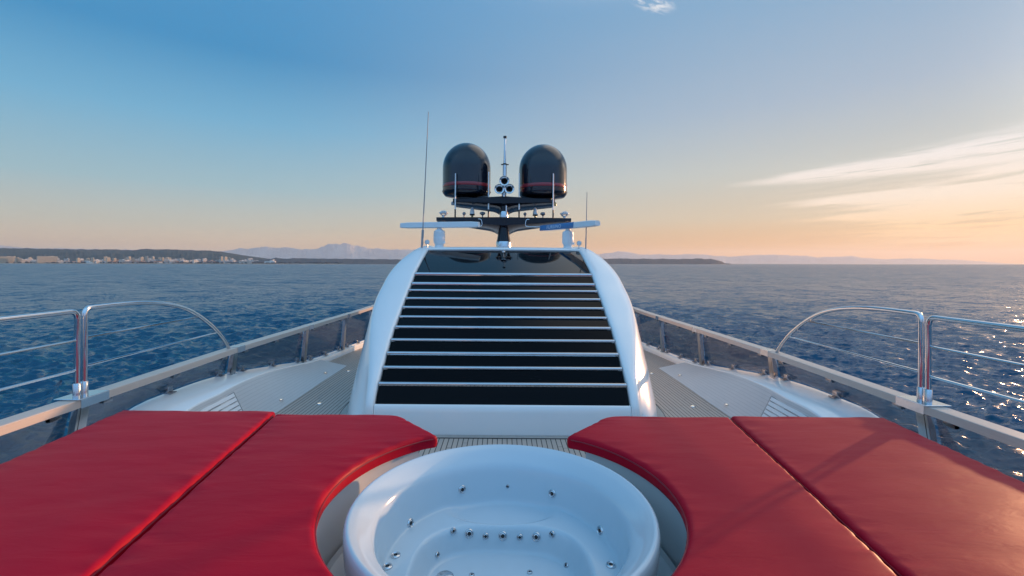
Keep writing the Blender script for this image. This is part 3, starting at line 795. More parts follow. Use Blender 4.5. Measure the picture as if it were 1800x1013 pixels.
def sun_pad(s, Lp, Rp, label, z0, H, seed, pucker):
    t = thing('sun_pad', (s * (2.0 if pucker == 'R' else 3.0), 2.8, z0), label, 'cushion', 'red sun pads around the hot tub')
    Lp = [(s * x, y) for x, y in Lp]; Rp = [(s * x, y) for x, y in Rp]
    ts = ts_for(3.6, 110)
    A, _ = resample(Lp, ts); B, _ = resample(Rp, ts)
    rows = []
    nc = 46
    for a, b in zip(A, B):
        wd = (b - a).length
        ss_ = ts_for(max(wd, .6), nc) if wd > .6 else list(np.linspace(0, 1, nc + 20))
        rows.append([a.lerp(b, q) for q in ss_])
    P = np.array([[(v.x, v.y) for v in r] for r in rows]); n, k_, _ = P.shape
    out = np.concatenate([P[0], P[1:, -1], P[-1, ::-1][1:], P[::-1, 0][1:-1]])
    flat = P.reshape(-1, 2); d = np.full(len(flat), 9.); 
    for i in range(len(out)):
        A_, B_ = out[i], out[(i + 1) % len(out)]
        if ((A_ - B_) ** 2).sum() > 1e-12: d = np.minimum(d, seg_dist(flat, A_, B_))
    rr = .036
    dd = np.minimum(d, rr)
    Z = H - rr + np.sqrt(np.maximum(rr * rr - (rr - dd) ** 2, 0)) + .014 * (1 - np.exp(-d / .22))
    edge = np.exp(-(d / .11)) * (1 - np.exp(-d / .012))
    for i, (x, y) in enumerate(flat):
        w_ = mnoise.noise(Vector((x * 2.2, y * 13, seed))) + .6 * mnoise.noise(Vector((x * 4, y * 27, seed + 5)))
        Z[i] += .012 * w_ * edge[i] + .006 * mnoise.noise(Vector((x * 1.3, y * 1.6, seed + 9))) * min(1, d[i] / .1) + .0035 * mnoise.noise(Vector((x * 2.5 + y, y * 6 - x, seed + 19))) * min(1, d[i] / .05)
    Z = Z.reshape(n, k_)
    m = MB()
    vs = m.grid([[(P[i, j, 0], P[i, j, 1], z0 + Z[i, j]) for j in range(k_)] for i in range(n)])
    ring = vs[0] + [r[-1] for r in vs[1:]] + vs[-1][::-1][1:] + [r[0] for r in vs[::-1]][1:-1]
    cen = Vector((P[..., 0].mean(), P[..., 1].mean(), 0))
    prev = ring
    for zz, ins in ((.045, -.004), (.018, .0), (0.0, .012)):
        nxt = []
        for v in ring:
            dv = (Vector((v.co.x, v.co.y, 0)) - cen).normalized()
            nxt.append(m.b.verts.new((v.co.x - dv.x * ins, v.co.y - dv.y * ins, z0 + zz)))
        for i in range(len(ring)):
            j = (i + 1) % len(ring); m.b.faces.new((prev[i], prev[j], nxt[j], nxt[i]))
        prev = nxt
    m.b.faces.new(prev)
    m.build('cushion', M['vinyl'], t, angle=80)
    m = MB()
    pth = [(x, y, z0 + H - .031) for x, y in out[::2]]
    m.tube(pth + [pth[0]], .0055, 6, cap=False); m.build('piping', M['piping'], t)
gapx = lambda y: 2.275 - .128 * (4.58 - y)
outx = lambda y: 3.83 - .10 * (4.6 - y)
arc_pts = arc(TC[0], TC[1], RP, a0, -1.25, 40)
corner = rnd([(1.9, 4.585, 0), (1.00, 4.585, 0), (arc_pts[0][0], arc_pts[0][1], 0)], .17, 8)
front_in = [(p.x, p.y) for p in corner[1:-1]] + [(.565, 4.035)] + arc_pts
for s in (-1, 1):
    sd_ = side(s, 'left', 'right')
    inner_L = [(gapx(y) - .008, y) for y in np.linspace(4.585, .9, 12)]
    R_in = front_in + [(arc_pts[-1][0] + .1, .9)]
    sun_pad(s, inner_L, R_in, f'red vinyl sun pad curving around the {sd_} side of the hot tub', PAD_Z, .102, 3 + s, 'R')
    outer_R = [(gapx(y) + .012, y) for y in np.linspace(4.62 if s < 0 else 4.60, .9, 12)]
    outer_L = [(outx(y), y) for y in np.linspace(4.62 if s < 0 else 4.60, .9, 12)]
    sun_pad(s, outer_L, outer_R, f'red vinyl sun pad on the outside beside the {sd_} guard rail', PAD_Z, .118 if s < 0 else .104, 30 + s, 'L')
    # platform
    t = thing('pad_platform', (s * 2.4, 2.8, 0), f'white moulded platform under the {sd_} red sun pads', 'platform')
    pts = [(outx(.9) - .06, .9), (outx(4.5) - .06, 4.5), (1.0, 4.5)] + [(x * 1.0 + .02, y - .02) for x, y in arc(TC[0], TC[1], RP + .03, a0 - .02, -1.25, 40)] + [(.5, .9)]
    m = MB(); m.prism([(s * x, y) for x, y in pts], deck_z(3) + .004, PAD_Z - .004); m.build('base', M['gelcoat_matt'], t, angle=35)

# ------------------------------------------------------------------ hot tub
TZ = .81
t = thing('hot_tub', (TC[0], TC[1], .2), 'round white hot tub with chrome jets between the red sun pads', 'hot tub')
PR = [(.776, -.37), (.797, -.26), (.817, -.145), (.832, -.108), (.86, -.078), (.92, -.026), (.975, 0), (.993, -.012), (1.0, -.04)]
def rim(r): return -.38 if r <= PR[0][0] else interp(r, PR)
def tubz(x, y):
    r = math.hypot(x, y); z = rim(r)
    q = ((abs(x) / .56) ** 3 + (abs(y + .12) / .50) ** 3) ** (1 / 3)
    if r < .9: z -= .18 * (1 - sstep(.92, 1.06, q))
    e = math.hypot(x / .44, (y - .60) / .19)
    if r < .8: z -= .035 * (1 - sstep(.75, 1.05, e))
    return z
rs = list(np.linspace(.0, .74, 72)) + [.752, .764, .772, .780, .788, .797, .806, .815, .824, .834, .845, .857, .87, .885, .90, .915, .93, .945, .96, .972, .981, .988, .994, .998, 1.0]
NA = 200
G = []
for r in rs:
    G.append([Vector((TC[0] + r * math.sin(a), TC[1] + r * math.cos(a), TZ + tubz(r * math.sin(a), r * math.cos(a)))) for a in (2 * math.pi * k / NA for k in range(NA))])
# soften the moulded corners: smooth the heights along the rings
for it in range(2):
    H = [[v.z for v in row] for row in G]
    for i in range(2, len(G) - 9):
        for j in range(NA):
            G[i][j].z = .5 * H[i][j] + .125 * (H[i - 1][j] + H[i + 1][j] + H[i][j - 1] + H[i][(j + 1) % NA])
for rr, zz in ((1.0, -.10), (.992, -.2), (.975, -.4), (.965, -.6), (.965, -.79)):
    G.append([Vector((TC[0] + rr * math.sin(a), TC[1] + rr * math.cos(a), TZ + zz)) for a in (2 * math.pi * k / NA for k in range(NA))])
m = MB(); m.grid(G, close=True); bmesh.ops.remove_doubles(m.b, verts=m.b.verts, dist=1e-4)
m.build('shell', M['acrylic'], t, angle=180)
BIG, SMALL, TINY = .033, .024, .015
JETS = [(-.328, .724, BIG), (.412, .678, BIG), (.048, .792, TINY), (-.684, .372, BIG), (.722, .292, BIG), (-.359, .35, SMALL), (-.242, .372, BIG), (-.119, .378, SMALL), (.009, .38, BIG), (.136, .376, SMALL), (.259, .364, BIG), (.375, .338, SMALL),
        (-.71, .024, BIG), (-.736, -.09, BIG), (.715, -.06, BIG), (-.462, .235, SMALL * .8), (.464, .198, SMALL * .8), (-.202, .10, SMALL * .8), (.198, .132, SMALL * .8), (-.55, -.60, BIG), (.55, -.60, BIG), (0, -.78, BIG)]
def tnorm(x, y, e=.012):
    return Vector((-(tubz(x + e, y) - tubz(x - e, y)) / (2 * e), -(tubz(x, y + e) - tubz(x, y - e)) / (2 * e), 1)).normalized()
for x, y, r in JETS:
    c = Vector((TC[0] + x, TC[1] + y, TZ + tubz(x, y))); n = tnorm(x, y); c += n * .002
    m = MB(); m.lathe([(r, -.004), (r, .004), (r * .92, .009), (r * .80, .011), (r * .70, .007), (r * .66, .001)], c, 24, n); j = m.build('jet', M['steel'], t)
    m = MB(); m.lathe([(r * .67, .001), (r * .60, .006), (r * .44, .008)], c, 20, n); m.build('bezel', M['steel_sat'], j)
    m = MB(); m.lathe([(r * .40, .0085), (r * .28, .002), (.0001, .001)], c, 16, n); m.build('nozzle', M['dark_plastic'], j)
c = Vector((TC[0] - .385, TC[1] + .08, TZ + tubz(-.385, .08) + .003))
m = MB(); m.lathe([(.060, -.004), (.060, .004), (.054, .009), (.0001, .011)], c, 28, tnorm(-.385, .08)); m.build('drain_cover', M['steel_sat'], t)
# well floor around the tub
m = MB(); G = []
for k in range(65):
    a = 2 * math.pi * k / 64; G.append([(TC[0] + r * math.cos(a), TC[1] + r * math.sin(a), .30 + z) for r, z in ((.96, 0), (1.12, .0), (1.16, .02), (1.175, .06))])
m.grid(G); m.build('well_floor', M['gelcoat_matt'], t)

# ------------------------------------------------------------------ deckhouse
BARS = [(6.44, .416), (6.67, .643), (6.92, .821), (7.14, .994), (7.39, 1.157), (7.66, 1.325), (7.96, 1.46), (8.21, 1.60), (8.48, 1.739), (8.76, 1.871), (9.02, 1.985), (9.34, 2.168)]
TOPG = [(9.34, 2.15), (9.61, 2.293), (9.88, 2.430), (10.15, 2.557), (10.42, 2.675)]
edge = lambda y: interp(y, [(9.34, 1.80), (10.42, 1.715), (10.9, 1.70)])
t = thing('deckhouse', (0, 9, 0), 'white raked deckhouse with black glass steps and a dark windscreen', 'deckhouse')
PROF = [(6.38, 0.0), (6.395, .15), (6.41, .30), (6.43, .40)] + BARS[1:] + TOPG[1:] + [(10.65, 2.735), (10.95, 2.76), (11.6, 2.78), (12.6, 2.79), (14.2, 2.78)]
RIDGE = [(6.38, 1.93), (6.7, 1.98), (7.1, 2.08), (7.6, 2.21), (8.0, 2.30), (8.6, 2.37), (9.2, 2.37), (9.6, 2.33), (10.0, 2.24), (10.4, 2.10), (10.8, 1.99), (11.4, 1.92), (14.2, 1.90)]
BASEX = [(0, 1.96), (1, 2.02), (2, 2.10), (3, 2.18), (4, 2.28), (5, 2.37), (6, 2.43), (7, 2.47), (8, 2.49), (9, 2.5), (40, 2.5)]
BASEY = {0: 6.385, 1: 6.40, 2: 6.44, 3: 6.52, 4: 6.70, 5: 6.93, 6: 7.16}
for s in (-1, 1):
    m = MB(); G = []
    for i, (y, z) in enumerate(PROF):
        xr = interp(y, RIDGE)
        k = sstep(0, 4, i)
        roof = sstep(9.9, 11.0, y)
        rz = z - .02 * k - .05 * roof
        xe = edge(y)
        row = [(xe, y + .02, z - .08 * k), (xe, y - .012, z + .012 * k), (xe + .03, y - .02, z + .045 * k), (lerp(xe + .03, xr, .5), y - .02, z + .055 * k + .01 * roof), (lerp(xe + .03, xr, .88), y - .01, lerp(z, rz, .6) + .03 * k), (xr, y, rz), (xr + .035 * k + .012, y + .02, rz - .07 * k)]
        bx_, by_ = interp(i, BASEX), BASEY.get(i, y)
        for q in (.22, .45, .70, .9, 1.0):
            bul = .05 * math.sin(math.pi * q) * k
            zb = max(0, rz - .07 * k)
            row.append((lerp(xr + .035 * k + .012, bx_, q ** .9) + bul, lerp(y + .02, by_, q), lerp(zb, 0.0, q) if i else 0.0))
        if i == 0: row = [(p[0], lerp(6.38, BASEY[0], 0), 0) for p in row]; 
        G.append([(s * p[0], p[1], p[2] + (deck_z(p[1]) - .01 if False else 0)) for p in row])
    G.insert(0, [(p[0], p[1], -.12) for p in G[0]])
    # skirt below deck level for the lofted side
    G = [row + [(row[-1][0], row[-1][1], -.4)] for row in G]
    m.grid(G, flip=s > 0); m.build('shell_side', M['gelcoat'], t, sub=2, recalc=False)
m = MB(); G = [[(lerp(-1.80, 1.80, k / 10), y, z) for k in range(11)] for y, z in [(6.38, -.12), (6.38, 0), (6.392, .15), (6.405, .30), (6.42, .385), (6.432, .398), (6.47, .405)]]
m.grid(G, flip=True); m.build('front_wall', M['gelcoat'], t, recalc=False)
# steps: black glass slabs, each one leaning out under its steel nosing
for i in range(len(BARS) - 1):
    (y0, z0), (y1, z1) = BARS[i], BARS[i + 1]
    y1f, z1f = y1 - .030, z1 - .012
    m = MB(); G = [[(x, y, z) for x in (-1.785, -.9, 0, .9, 1.785)] for y, z in ((y0 + .012, z0 - .02), (y1f, z1f), (y1f + .05, z1f + .002), (y0 + .06, z0 - .06))]
    G.append(G[0]); m.grid(G)
    for xx in (-1.785, 1.785):
        pass
    m.build('glass_step', M['step_glass'], t, smooth=False)
    m = MB(); hgt = .026 + .010 * (i > 8)
    d_ = Vector((0, y1 - y0, z1 - z0)).normalized(); nrm = Vector((0, -d_.z, d_.y))
    c0 = Vector((0, y1 - .030, z1 + .0))
    prof = []
    # flat lower lip turned slightly down, rounded upper edge
    prof.append(c0 + Vector((0, -.018, -hgt))); prof.append(c0 + Vector((0, -.0215, -hgt * .45))); prof.append(c0 + Vector((0, -.0245, 0)))
    for k in range(1, 7):
        a = k / 6 * math.pi / 2
        prof.append(c0 + Vector((0, -.0245 * math.cos(a) , hgt * math.sin(a))))
    prof.append(c0 + Vector((0, .05, hgt * .9))); prof.append(c0 + Vector((0, .05, -hgt)))
    vs = m.grid([[p + Vector((x, 0, 0)) for p in prof] for x in (-1.79, 1.79)], close=True)
    m.b.faces.new(vs[0]); m.b.faces.new(vs[1]); m.build('step_nosing', M['nosing'], t, angle=50)
# dark body behind the steps
m = MB(); m.grid([[(-edge(y), y + .10, z - .10), (edge(y), y + .10, z - .10)] for y, z in [(6.44, .30)] + BARS + TOPG[1:]]); m.build('step_backing', M['dark_plastic'], t, smooth=False)
# upper windscreen
m = MB(); G = []
cr = [Vector((0, y, z)) for y, z in TOPG]
for i in range(len(cr) - 1):
    p0, p1, p2, p3 = cr[max(i - 1, 0)], cr[i], cr[i + 1], cr[min(i + 2, len(cr) - 1)]
    for k in range(4):
        u = k / 4; G.append(.5 * ((2 * p1) + (p2 - p0) * u + (2 * p0 - 5 * p1 + 4 * p2 - p3) * u * u + (3 * p1 - p0 - 3 * p2 + p3) * u ** 3))
G.append(cr[-1])
m.grid([[(lerp(-1, 1, k / 12) * (edge(p.y) - .005), p.y, p.z) for k in range(13)] for p in G]); m.build('windscreen', M['black_glass'], t, angle=180)
# wiper on the windscreen
m = MB(); m.tube([(0, 10.34, 2.665), (0, 10.26, 2.635), (0, 10.10, 2.545)], .010, 8); m.lathe([(.045, 0), (.045, .02), (.03, .035), (.0001, .04)], (0, 10.34, 2.645), 14); m.build('wiper', M['steel_sat'], t)
# roof cap
m = MB(); G = []
for y, z in [(10.42, 2.680), (10.40, 2.712), (10.43, 2.750), (10.85, 2.785), (11.6, 2.81), (12.6, 2.82), (14.2, 2.80), (14.2, 2.0)]:
    G.append([(lerp(-1, 1, k / 14) * lerp(1.76, 1.84, sstep(10.3, 11, y)), y + .05 * (lerp(-1, 1, k / 14) ** 2), z - .012 * (lerp(-1, 1, k / 14) ** 2)) for k in range(15)])
m.grid(G); m.build('roof', M['gelcoat'], t, angle=50)
m = MB(); m.box((0, 14.2, 1.2), (4.9, .08, 3.1)); m.build('rear_wall', M['gelcoat'], t, smooth=False)
# margin planks laid round the deckhouse foot
m = MB(); G = []
base = [(1.80, 6.38)] + [(interp(i, BASEX), BASEY.get(i, None) or PROF[i][0]) for i in range(0, 14)]
for s in (-1, 1):
    G = []
    for i, (x, y) in enumerate(base):
        G.append([(s * (x + .004), y - .004, deck_z(y) + .006), (s * (x + .10 * sstep(0, 4, i) + .02), y - .11 * (1 - sstep(1, 8, i)), deck_z(y) + .006)])
    m.grid(G)
m.grid([[(-1.80, 6.376, .006), (1.80, 6.376, .006)], [(-1.82, 6.27, .006), (1.82, 6.27, .006)]])
def margin():
    mm, nt_, p = new_mat('margin_plank'); o_ = nt_.obj()
    g = nt_.noise(nt_.mapping(o_, (9, 9, 9)), 2, 6, .6)
    nt_.set(p.inputs['Base Color'], nt_.mix(g, (.30, .26, .23), (.44, .40, .36))); p.inputs['Roughness'].default_value = .5; return mm
m.build('margin_plank', margin(), t)
m = MB()
for s in (-1, 1):
    m.tube([(s * (x + .10 * sstep(0, 4, i) + .024), y - .115 * (1 - sstep(1, 8, i)), deck_z(y) + .004) for i, (x, y) in enumerate(base)], .007, 6)
m.tube([(-1.83, 6.265, .004), (1.83, 6.265, .004)], .007, 6)
m.build('caulk_seam', M['dark_plastic'], t)

# ------------------------------------------------------------------ mast and its gear (stands at Y = 12)
MY = 12.0
K = MY / 805
def mx(px): return (px - 888) * K
def mz(py): return CAM_Z + (463 - py) * K
t = thing('mast', (0, MY, mz(436)), 'black bottle shaped mast with two swept wings on the deckhouse roof', 'mast')
m = MB(); m.lathe([(.19, mz(437)), (.185, mz(424)), (.17, mz(421)), (.160, mz(416)), (.140, mz(408)), (.115, mz(398)), (.102, mz(388)), (.10, mz(382))], (0, MY, 0), 32); m.build('column', M['mast_black'], t)
m = MB(); m.lathe([(.197, mz(437)), (.197, mz(426)), (.19, mz(425))], (0, MY, 0), 32); m.build('base_ring', M['steel_sat'], t)
m = MB(); m.lathe([(.105, mz(383.5)), (.112, mz(383)), (.112, mz(374)), (.10, mz(372))], (0, MY, 0), 28); m.build('collar', M['steel_sat'], t)
m = MB(); m.lathe([(.085, mz(373)), (.085, mz(352)), (.06, mz(344)), (.0001, mz(343))], (0, MY, 0), 24); m.build('upper_column', M['mast_black'], t)
m = MB(); m.tube([(.062, MY - .09, mz(373)), (.062, MY - .09, mz(348))], .018, 8); m.build('conduit', M['steel'], t)
def wing(name, half, ztop_c, ztop_t, zf_c, zf_t, zr_c, zr_t, yf_t, chord_c, chord_t, zroot):
    m = MB(); n = 28; G = []
    for i in range(n + 1):
        q = lerp(-1, 1, i / n); a = abs(q); x = q * half
        yf = lerp(MY - .22, MY + yf_t, a); ch = lerp(chord_c, chord_t, a)
        zt = lerp(ztop_c, ztop_t, a); zf = lerp(zf_c, zf_t, a); zr = lerp(zr_c, zr_t, a ** .9)
        if a < .22: zr = lerp(zr, zroot, (1 - a / .22) ** 2)
        G.append([(x, yf, zt - .012), (x, yf + .02, zt), (x, yf + ch - .02, zt), (x, yf + ch, zt - .02), (x, yf + ch, zr + .02), (x, yf + ch * .92, zr), (x, yf + .03, zf), (x, yf - .005, zf + .02)])
    vs = m.grid(G, close=True); m.b.faces.new(vs[0]); m.b.faces.new(vs[-1])
    m.build(name, M['mast_black'], t, angle=35)
wing('lower_wing', 117 * K, mz(383.2), mz(383.8), mz(399), mz(390), mz(409), mz(392), -.16, .72, .52, mz(418))
wing('upper_wing', 90 * K, mz(347), mz(349.5), mz(361), mz(356), mz(371), mz(358.5), .04, .95, .85, mz(380))
for s in (-1, 1):
    m = MB(); m.lathe([(.055, 0), (.06, .05), (.045, .09), (.0001, .10)], (s * 90 * K, MY + .15, mz(360)), 14); m.build('wing_tip_light', M['amber_lens'] if s > 0 else M['grey_plastic'], t)
    # hooked grab rail in front of the lower wing
    m = MB(); yf = MY - .20
    m.tube(rnd([(s * .70 * 1.7, yf + .18, mz(391)), (s * .62, yf, mz(386.5)), (s * .575, yf, mz(388)), (s * .55, yf, mz(397.5)), (s * .62, yf + .0, mz(399.5)), (s * 1.1, yf + .10, mz(399.5))], .05), .012, 8); m.build('grab_rail', M['steel_sat'], t)

# satellite domes
for s in (-1, 1):
    px, top, bot = side(s, 822.3, 956.2), side(s, 253, 254.5), side(s, 346.5, 347.5)
    DY = MY + .58; K2 = DY / 805; x = (px - 888) * K2; r = 42 * K2
    dz_ = lambda py: CAM_Z + (463 - py) * K2
    t = thing('satellite_dome', (x, DY, mz(350)), side(s, 'black satellite dome with red stripe, left of the pair on the mast', 'black satellite dome with red stripe, right of the pair on the mast'), 'dome', 'satellite domes')
    zt, zb = dz_(top), dz_(bot - 4.5)
    prof = [(r * .93, zb - .035), (r * .985, zb), (r, zb + .06), (r, zb + .3)]
    zc = zt - r * 1.06
    prof += [(r, lerp(zb + .3, zc, k / 4)) for k in range(1, 5)]
    prof += [(r * math.cos(a), zc + r * 1.06 * math.sin(a)) for a in np.linspace(.06, math.pi / 2, 20)]
    m = MB(); m.lathe(prof, (x, DY, 0), 64); d_ = m.build('dome_shell', M['dome_paint'], t, angle=80)
    z1 = zb + .155
    m = MB(); m.lathe([(r + .001, z1), (r + .0025, z1 + .003), (r + .0025, z1 + .082), (r + .001, z1 + .085)], (x, DY, 0), 64); m.build('red_stripe', M['dome_stripe'], t)
    m = MB(); m.lathe([(r + .001, zb + .045), (r + .007, zb + .048), (r + .007, zb + .066), (r + .001, zb + .069)], (x, DY, 0), 64)
    for k in range(20):
        a = 2 * math.pi * k / 20 + .1; m.lathe([(.012, 0), (.012, .008), (.0001, .010)], (x + (r + .006) * math.cos(a), DY + (r + .006) * math.sin(a), zb + .057), 6, (math.cos(a), math.sin(a), 0))
    m.build('flange', M['dome_paint'], t)
    m = MB(); m.lathe([(.0001, zb - .03), (r * .5, zb - .03), (r * .93, zb - .035), (r * .90, zb - .06), (r * .55, zb - .09), (.28, zb - .12), (.28, mz(350) - .02)], (x, DY, 0), 48); m.build('dome_base', M['mast_black'], t, angle=50)

# trumpet horns
t = thing('horn_cluster', (0, MY - .3, mz(345)), 'cluster of three chrome trumpet horns between the two domes', 'horn')
for px, py in ((888.5, 323.5), (880.2, 337.5), (897, 337)):
    c = Vector((mx(px), MY - .42, mz(py)))
    m = MB(); m.lathe([(.030, .42), (.036, .30), (.055, .15), (.078, .05), (.108, -.005), (.122, -.03), (.127, -.045), (.122, -.054), (.108, -.048), (.088, -.034), (.068, -.012), (.062, .02)], c, 28, (0, 1, 0)); h = m.build('trumpet', M['steel'], t)
    m = MB(); m.lathe([(.0625, .0), (.05, .06), (.0001, .10)], c, 20, (0, 1, 0)); m.build('throat', M['dark_plastic'], h)
m = MB(); m.box((0, MY - .12, mz(335)), (.12, .2, .34), bevel=.02); m.tube([(0, MY - .3, mz(330)), (0, MY - .3, mz(349))], .03, 10); m.tube([(-.06, MY - .32, mz(345)), (.06, MY - .32, mz(345))], .02, 8); m.build('bracket', M['steel'], t)
# top pole
t = thing('pole_light', (mx(889), MY, mz(330)), 'slim steel pole with black cap rising above the horns', 'pole')
m = MB(); m.tube([(mx(889), MY, mz(340)), (mx(889), MY, mz(290))], .050, 12); m.build('lower_tube', M['steel_sat'], t)
m = MB(); m.tube([(mx(889), MY, mz(290)), (mx(889.2), MY, mz(244))], [.034, .022], 10); m.build('upper_tube', M['steel_sat'], t)
m = MB(); m.lathe([(.0001, 0), (.045, 0), (.045, .05), (.0001, .06)], (mx(889.2), MY, mz(243)), 14); m.build('cap', M['dark_plastic'], t)
m = MB(); m.tube([(mx(882.5), MY, mz(289.5)), (mx(896), MY, mz(289.5))], .016, 8); m.lathe([(.05, 0), (.05, .05)], (mx(889), MY, mz(291)), 12); m.build('cross_bar', M['dark_plastic'], t)

# small gear on the lower wing
WZ = mz(383.5)
gear_y = MY + .2
PLACE = {'-': 'left', '+': 'right'}
def whip(px, py0, py1, lab, r=.0165):
    wy = MY - .11; x = mx(px) * .991; z0, z1 = WZ - .01, mz(py1)
    t = thing('whip_antenna', (x, wy, z0), lab, 'antenna', 'white whip antennas on the mast')
    m = MB(); m.tube([(x, wy, z0), (x, wy, z0 + .22)], .020, 8); m.build('mount', M['dark_plastic'], t)
    m = MB(); m.tube([(x, wy, z0 + .22), (x, wy, z1)], [r * 1.1, r * .8], 8); m.build('rod', M['white_plastic'], t)
whip(802.5, 381, 307, 'white whip antenna on the lower wing in front of the left dome, outer one')
whip(861, 381, 304, 'white whip antenna on the lower wing beside the inner edge of the left dome')
whip(914.8, 383, 306, 'white whip antenna on the lower wing beside the inner edge of the right dome')
whip(974.6, 384, 306, 'white whip antenna on the lower wing in front of the right dome, outer one')
def mushroom(px, lab, r, h, grp):
    x = mx(px); t = thing('mushroom_antenna', (x, gear_y, WZ), lab, 'antenna', grp)
    m = MB(); m.tube([(x, gear_y, WZ - .01), (x, gear_y, WZ + h)], .016, 8); m.build('stem', M['grey_plastic'], t)
    m = MB(); m.lathe([(.02, h - .05), (r * .5, h - .03), (r, h - .005), (r, h + .02), (r * .7, h + .045), (.0001, h + .055)], (x, gear_y, WZ), 18); m.build('cap', M['grey_plastic'], t)
mushroom(817, 'tiny pin antenna left of the white cone on the left wing', .045, .12, 'pin antennas on the mast')
mushroom(850, 'mushroom antenna right of the white cone on the left wing', .075, .13, 'mushroom antennas on the mast')
mushroom(926, 'tiny pin antenna left of the white cone on the right wing', .045, .12, 'pin antennas on the mast')
mushroom(958, 'mushroom antenna right of the white cone on the right wing', .075, .13, 'mushroom antennas on the mast')
for px, lab in ((831.5, 'white cone lamp standing on the left half of the lower wing'), (944.2, 'white cone lamp standing on the right half of the lower wing')):
    x = mx(px); t = thing('cone_lamp', (x, gear_y, WZ), lab, 'lamp', 'cone lamps on the mast')
    m = MB(); m.lathe([(.03, -.01), (.03, .09), (.06, .10)], (x, gear_y, WZ), 16); m.build('base', M['amber_lens'], t)
    m = MB(); m.lathe([(.064, .09), (.066, .13), (.055, .20), (.036, .27), (.022, .30), (.0001, .31)], (x, gear_y, WZ), 20); m.build('lens', M['white_plastic'], t)
    m = MB(); m.lathe([(.066, .085), (.070, .09), (.070, .115), (.066, .12)], (x, gear_y, WZ), 20); m.build('band', M['dark_plastic'], t)
for px, lab in ((780.5, 'crossed loop antenna at the left tip of the lower wing'), (996.6, 'crossed loop antenna at the right tip of the lower wing')):
    x = mx(px); t = thing('loop_antenna', (x, gear_y, WZ), lab, 'antenna', 'loop antennas on the mast')
    m = MB(); m.lathe([(.045, -.01), (.04, .06), (.03, .08)], (x, gear_y, WZ), 14); m.build('stem', M['white_plastic'], t)
    for k in range(2):
        m = MB(); an = R(90 * k + 45)
        pts = []
        for j in range(25):
            a = 2 * math.pi * j / 24; pts.append(Vector((x + .105 * math.cos(a) * math.cos(an), gear_y + .105 * math.cos(a) * math.sin(an), WZ + .135 + .058 * math.sin(a))))
        m.tube(pts, .016, 8, cap=False); m.build('loop', M['white_plastic'], t)
    m = MB(); pts = [Vector((x + .105 * math.cos(2 * math.pi * j / 24), gear_y + .105 * math.sin(2 * math.pi * j / 24), WZ + .145)) for j in range(25)]
    m.tube(pts, .018, 8, cap=False); m.build('ring', M['white_plastic'], t)

# radar scanners
RY = 10.95
for s in (-1, 1):
    x = side(s, (773.5 - 886.5), (999.5 - 886.5)) / 805 * RY; zb = 2.71
    t = thing('radar_scanner', (x, RY, zb), side(s, 'white open radar scanner on the left of the deckhouse roof', 'radar scanner with blue lettered face on the right of the deckhouse roof'), 'radar', 'radar scanners on the roof')
    m = MB(); m.lathe([(.135, 0), (.13, .05), (.10, .10), (.105, .13), (.137, .19), (.140, .30), (.135, .32), (.140, .34), (.132, .44), (.09, .47), (.06, .49), (.06, .53)], (x, RY, zb), 28)
    m.box((x + .12, RY - .06, zb + .17), (.06, .05, .05), bevel=.01); m.build('pedestal', M['white_plastic'], t, angle=40)
    ang = R(-14) if s < 0 else R(-57)       # bar heading
    rot = Matrix.Rotation(ang, 3, 'Z'); zz = zb + .59
    Lh = .99
    m = MB(); G = []
    for q in np.linspace(-1, 1, 11):
        e = .82 if abs(q) > .99 else 1
        G.append([Vector((x, RY, zz)) + rot @ Vector((q * Lh, a * e, b * e)) for a, b in [(-.10, -.055), (-.085, .06), (-.06, .072), (.06, .072), (.09, .03), (.10, -.04), (.07, -.065), (-.085, -.068)]])
    vs = m.grid(G, close=True); m.b.faces.new(vs[0]); m.b.faces.new(vs[-1]); m.build('scanner_bar', M['white_plastic'], t, angle=35)
    if s > 0:
        m = MB(); G = []
        for q in (-.99, -.9, 0, .30):
            G.append([Vector((x, RY, zz)) + rot @ Vector((q * Lh, a, b)) for a, b in [(-.091, -.066), (-.104, -.056), (-.089, .061), (-.062, .0755)]])
        m.grid(G); m.build('face_plate', M['blue_plate'], t, angle=60)
        cu = bpy.data.curves.new('lettering', 'FONT'); cu.body = 'FURUNO'; cu.size = .125; cu.align_x = 'CENTER'; cu.align_y = 'CENTER'; cu.extrude = .002; cu.space_character = 1.15
        to = bpy.data.objects.new('tmp', cu); COL.objects.link(to)
        bpy.context.view_layer.update()
        me = bpy.data.meshes.new_from_object(to.evaluated_get(bpy.context.evaluated_depsgraph_get())); bpy.data.objects.remove(to)
        tilt = math.atan2(.015, .117)
        mt = Matrix.Translation(Vector((x, RY, zz)) + rot @ Vector((-.42, -.0985, .002))) @ rot.to_4x4() @ Matrix.Rotation(R(90) - tilt, 4, 'X')
        me.transform(Matrix.Translation(-OFF[t]) @ mt); me.materials.append(M['letter_white'])
        lo = bpy.data.objects.new('lettering', me); COL.objects.link(lo); lo.parent = t

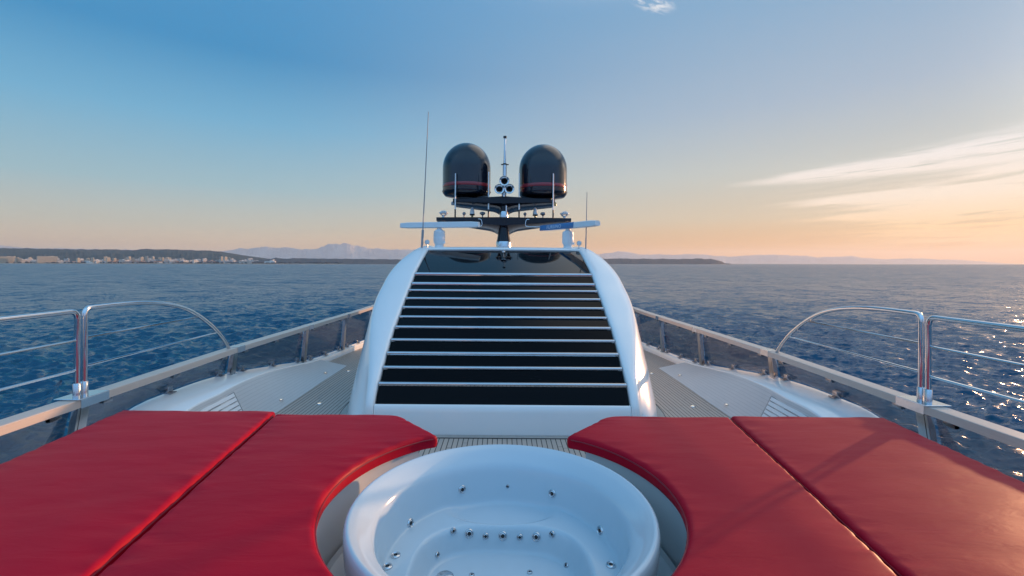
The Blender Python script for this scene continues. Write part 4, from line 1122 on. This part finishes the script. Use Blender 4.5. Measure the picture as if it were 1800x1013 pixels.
# tall whips and little searchlights on the roof shoulders
for s, xb, zb, xt, zt, yy, lab in ((-1, -1.875, 2.62, -1.745, 5.86, 10.5, 'very tall thin whip antenna on the left roof shoulder'), (1, 1.885, 2.62, 1.905, 4.05, 10.5, 'short thin whip antenna on the right roof shoulder')):
    t = thing('whip_antenna', (xb, yy, zb), lab, 'antenna', 'whip antennas on the roof shoulders')
    A, B = Vector((xb, yy, zb)), Vector((xt, yy, zt)); d_ = B - A; L = d_.length; d_ /= L
    k = .40 if s < 0 else .25
    m = MB(); m.lathe([(.035, 0), (.03, .03), (.016, .05)], A, 12); m.tube([A, A + d_ * .14], .013, 8); m.build('foot', M['dark_plastic'], t)
    m = MB(); m.tube([A + d_ * .13, A + d_ * (.13 + k)], [.028 if s < 0 else .017] * 2, 10); m.build('sleeve', M['grey_plastic'], t)
    m = MB(); m.tube([A + d_ * (.13 + k), B], [.014, .008], 8); m.build('rod', M['grey_plastic'], t)
for s, lab in ((-1, 'small round searchlight on the left roof shoulder beside the radar'), (1, 'small round searchlight on the right roof shoulder beside the radar')):
    x = side(s, 752 - 886, 1018.5 - 886) / 805 * 10.6; z = 2.66
    t = thing('searchlight', (x, 10.6, z), lab, 'light', 'searchlights on the roof')
    m = MB(); m.tube([(x, 10.6, z - .02), (x, 10.6, z + .18)], .012, 8); m.lathe([(.04, 0), (.035, .02), (.012, .03)], (x, 10.6, z), 12); m.build('stem', M['steel_sat'], t)
    m = MB(); m.lathe([(.0001, .09), (.03, .08), (.05, .03), (.058, -.02), (.055, -.04)], (x, 10.6, z + .215), 18, (0, 1, 0)); m.build('housing', M['grey_plastic'], t)
    m = MB(); m.lathe([(.054, -.036), (.03, -.044), (.0001, -.046)], (x, 10.6, z + .215), 18, (0, 1, 0)); m.build('lens', M['white_plastic'], t)
    m = MB(); m.box((x - s * .14, 10.6, z + .06), (.07, .09, .07), bevel=.015); m.tube([(x - s * .14, 10.6, z - .03), (x - s * .14, 10.6, z + .04)], .014, 8); m.build('horn_box', M['white_plastic'], t)

# the yacht heels a touch to the right
Hm = Matrix.Translation((0, 0, CAM_Z)) @ Matrix.Rotation(.0053, 4, 'Y') @ Matrix.Translation((0, 0, -CAM_Z))
for o in BOAT: o.matrix_basis = Hm @ o.matrix_basis
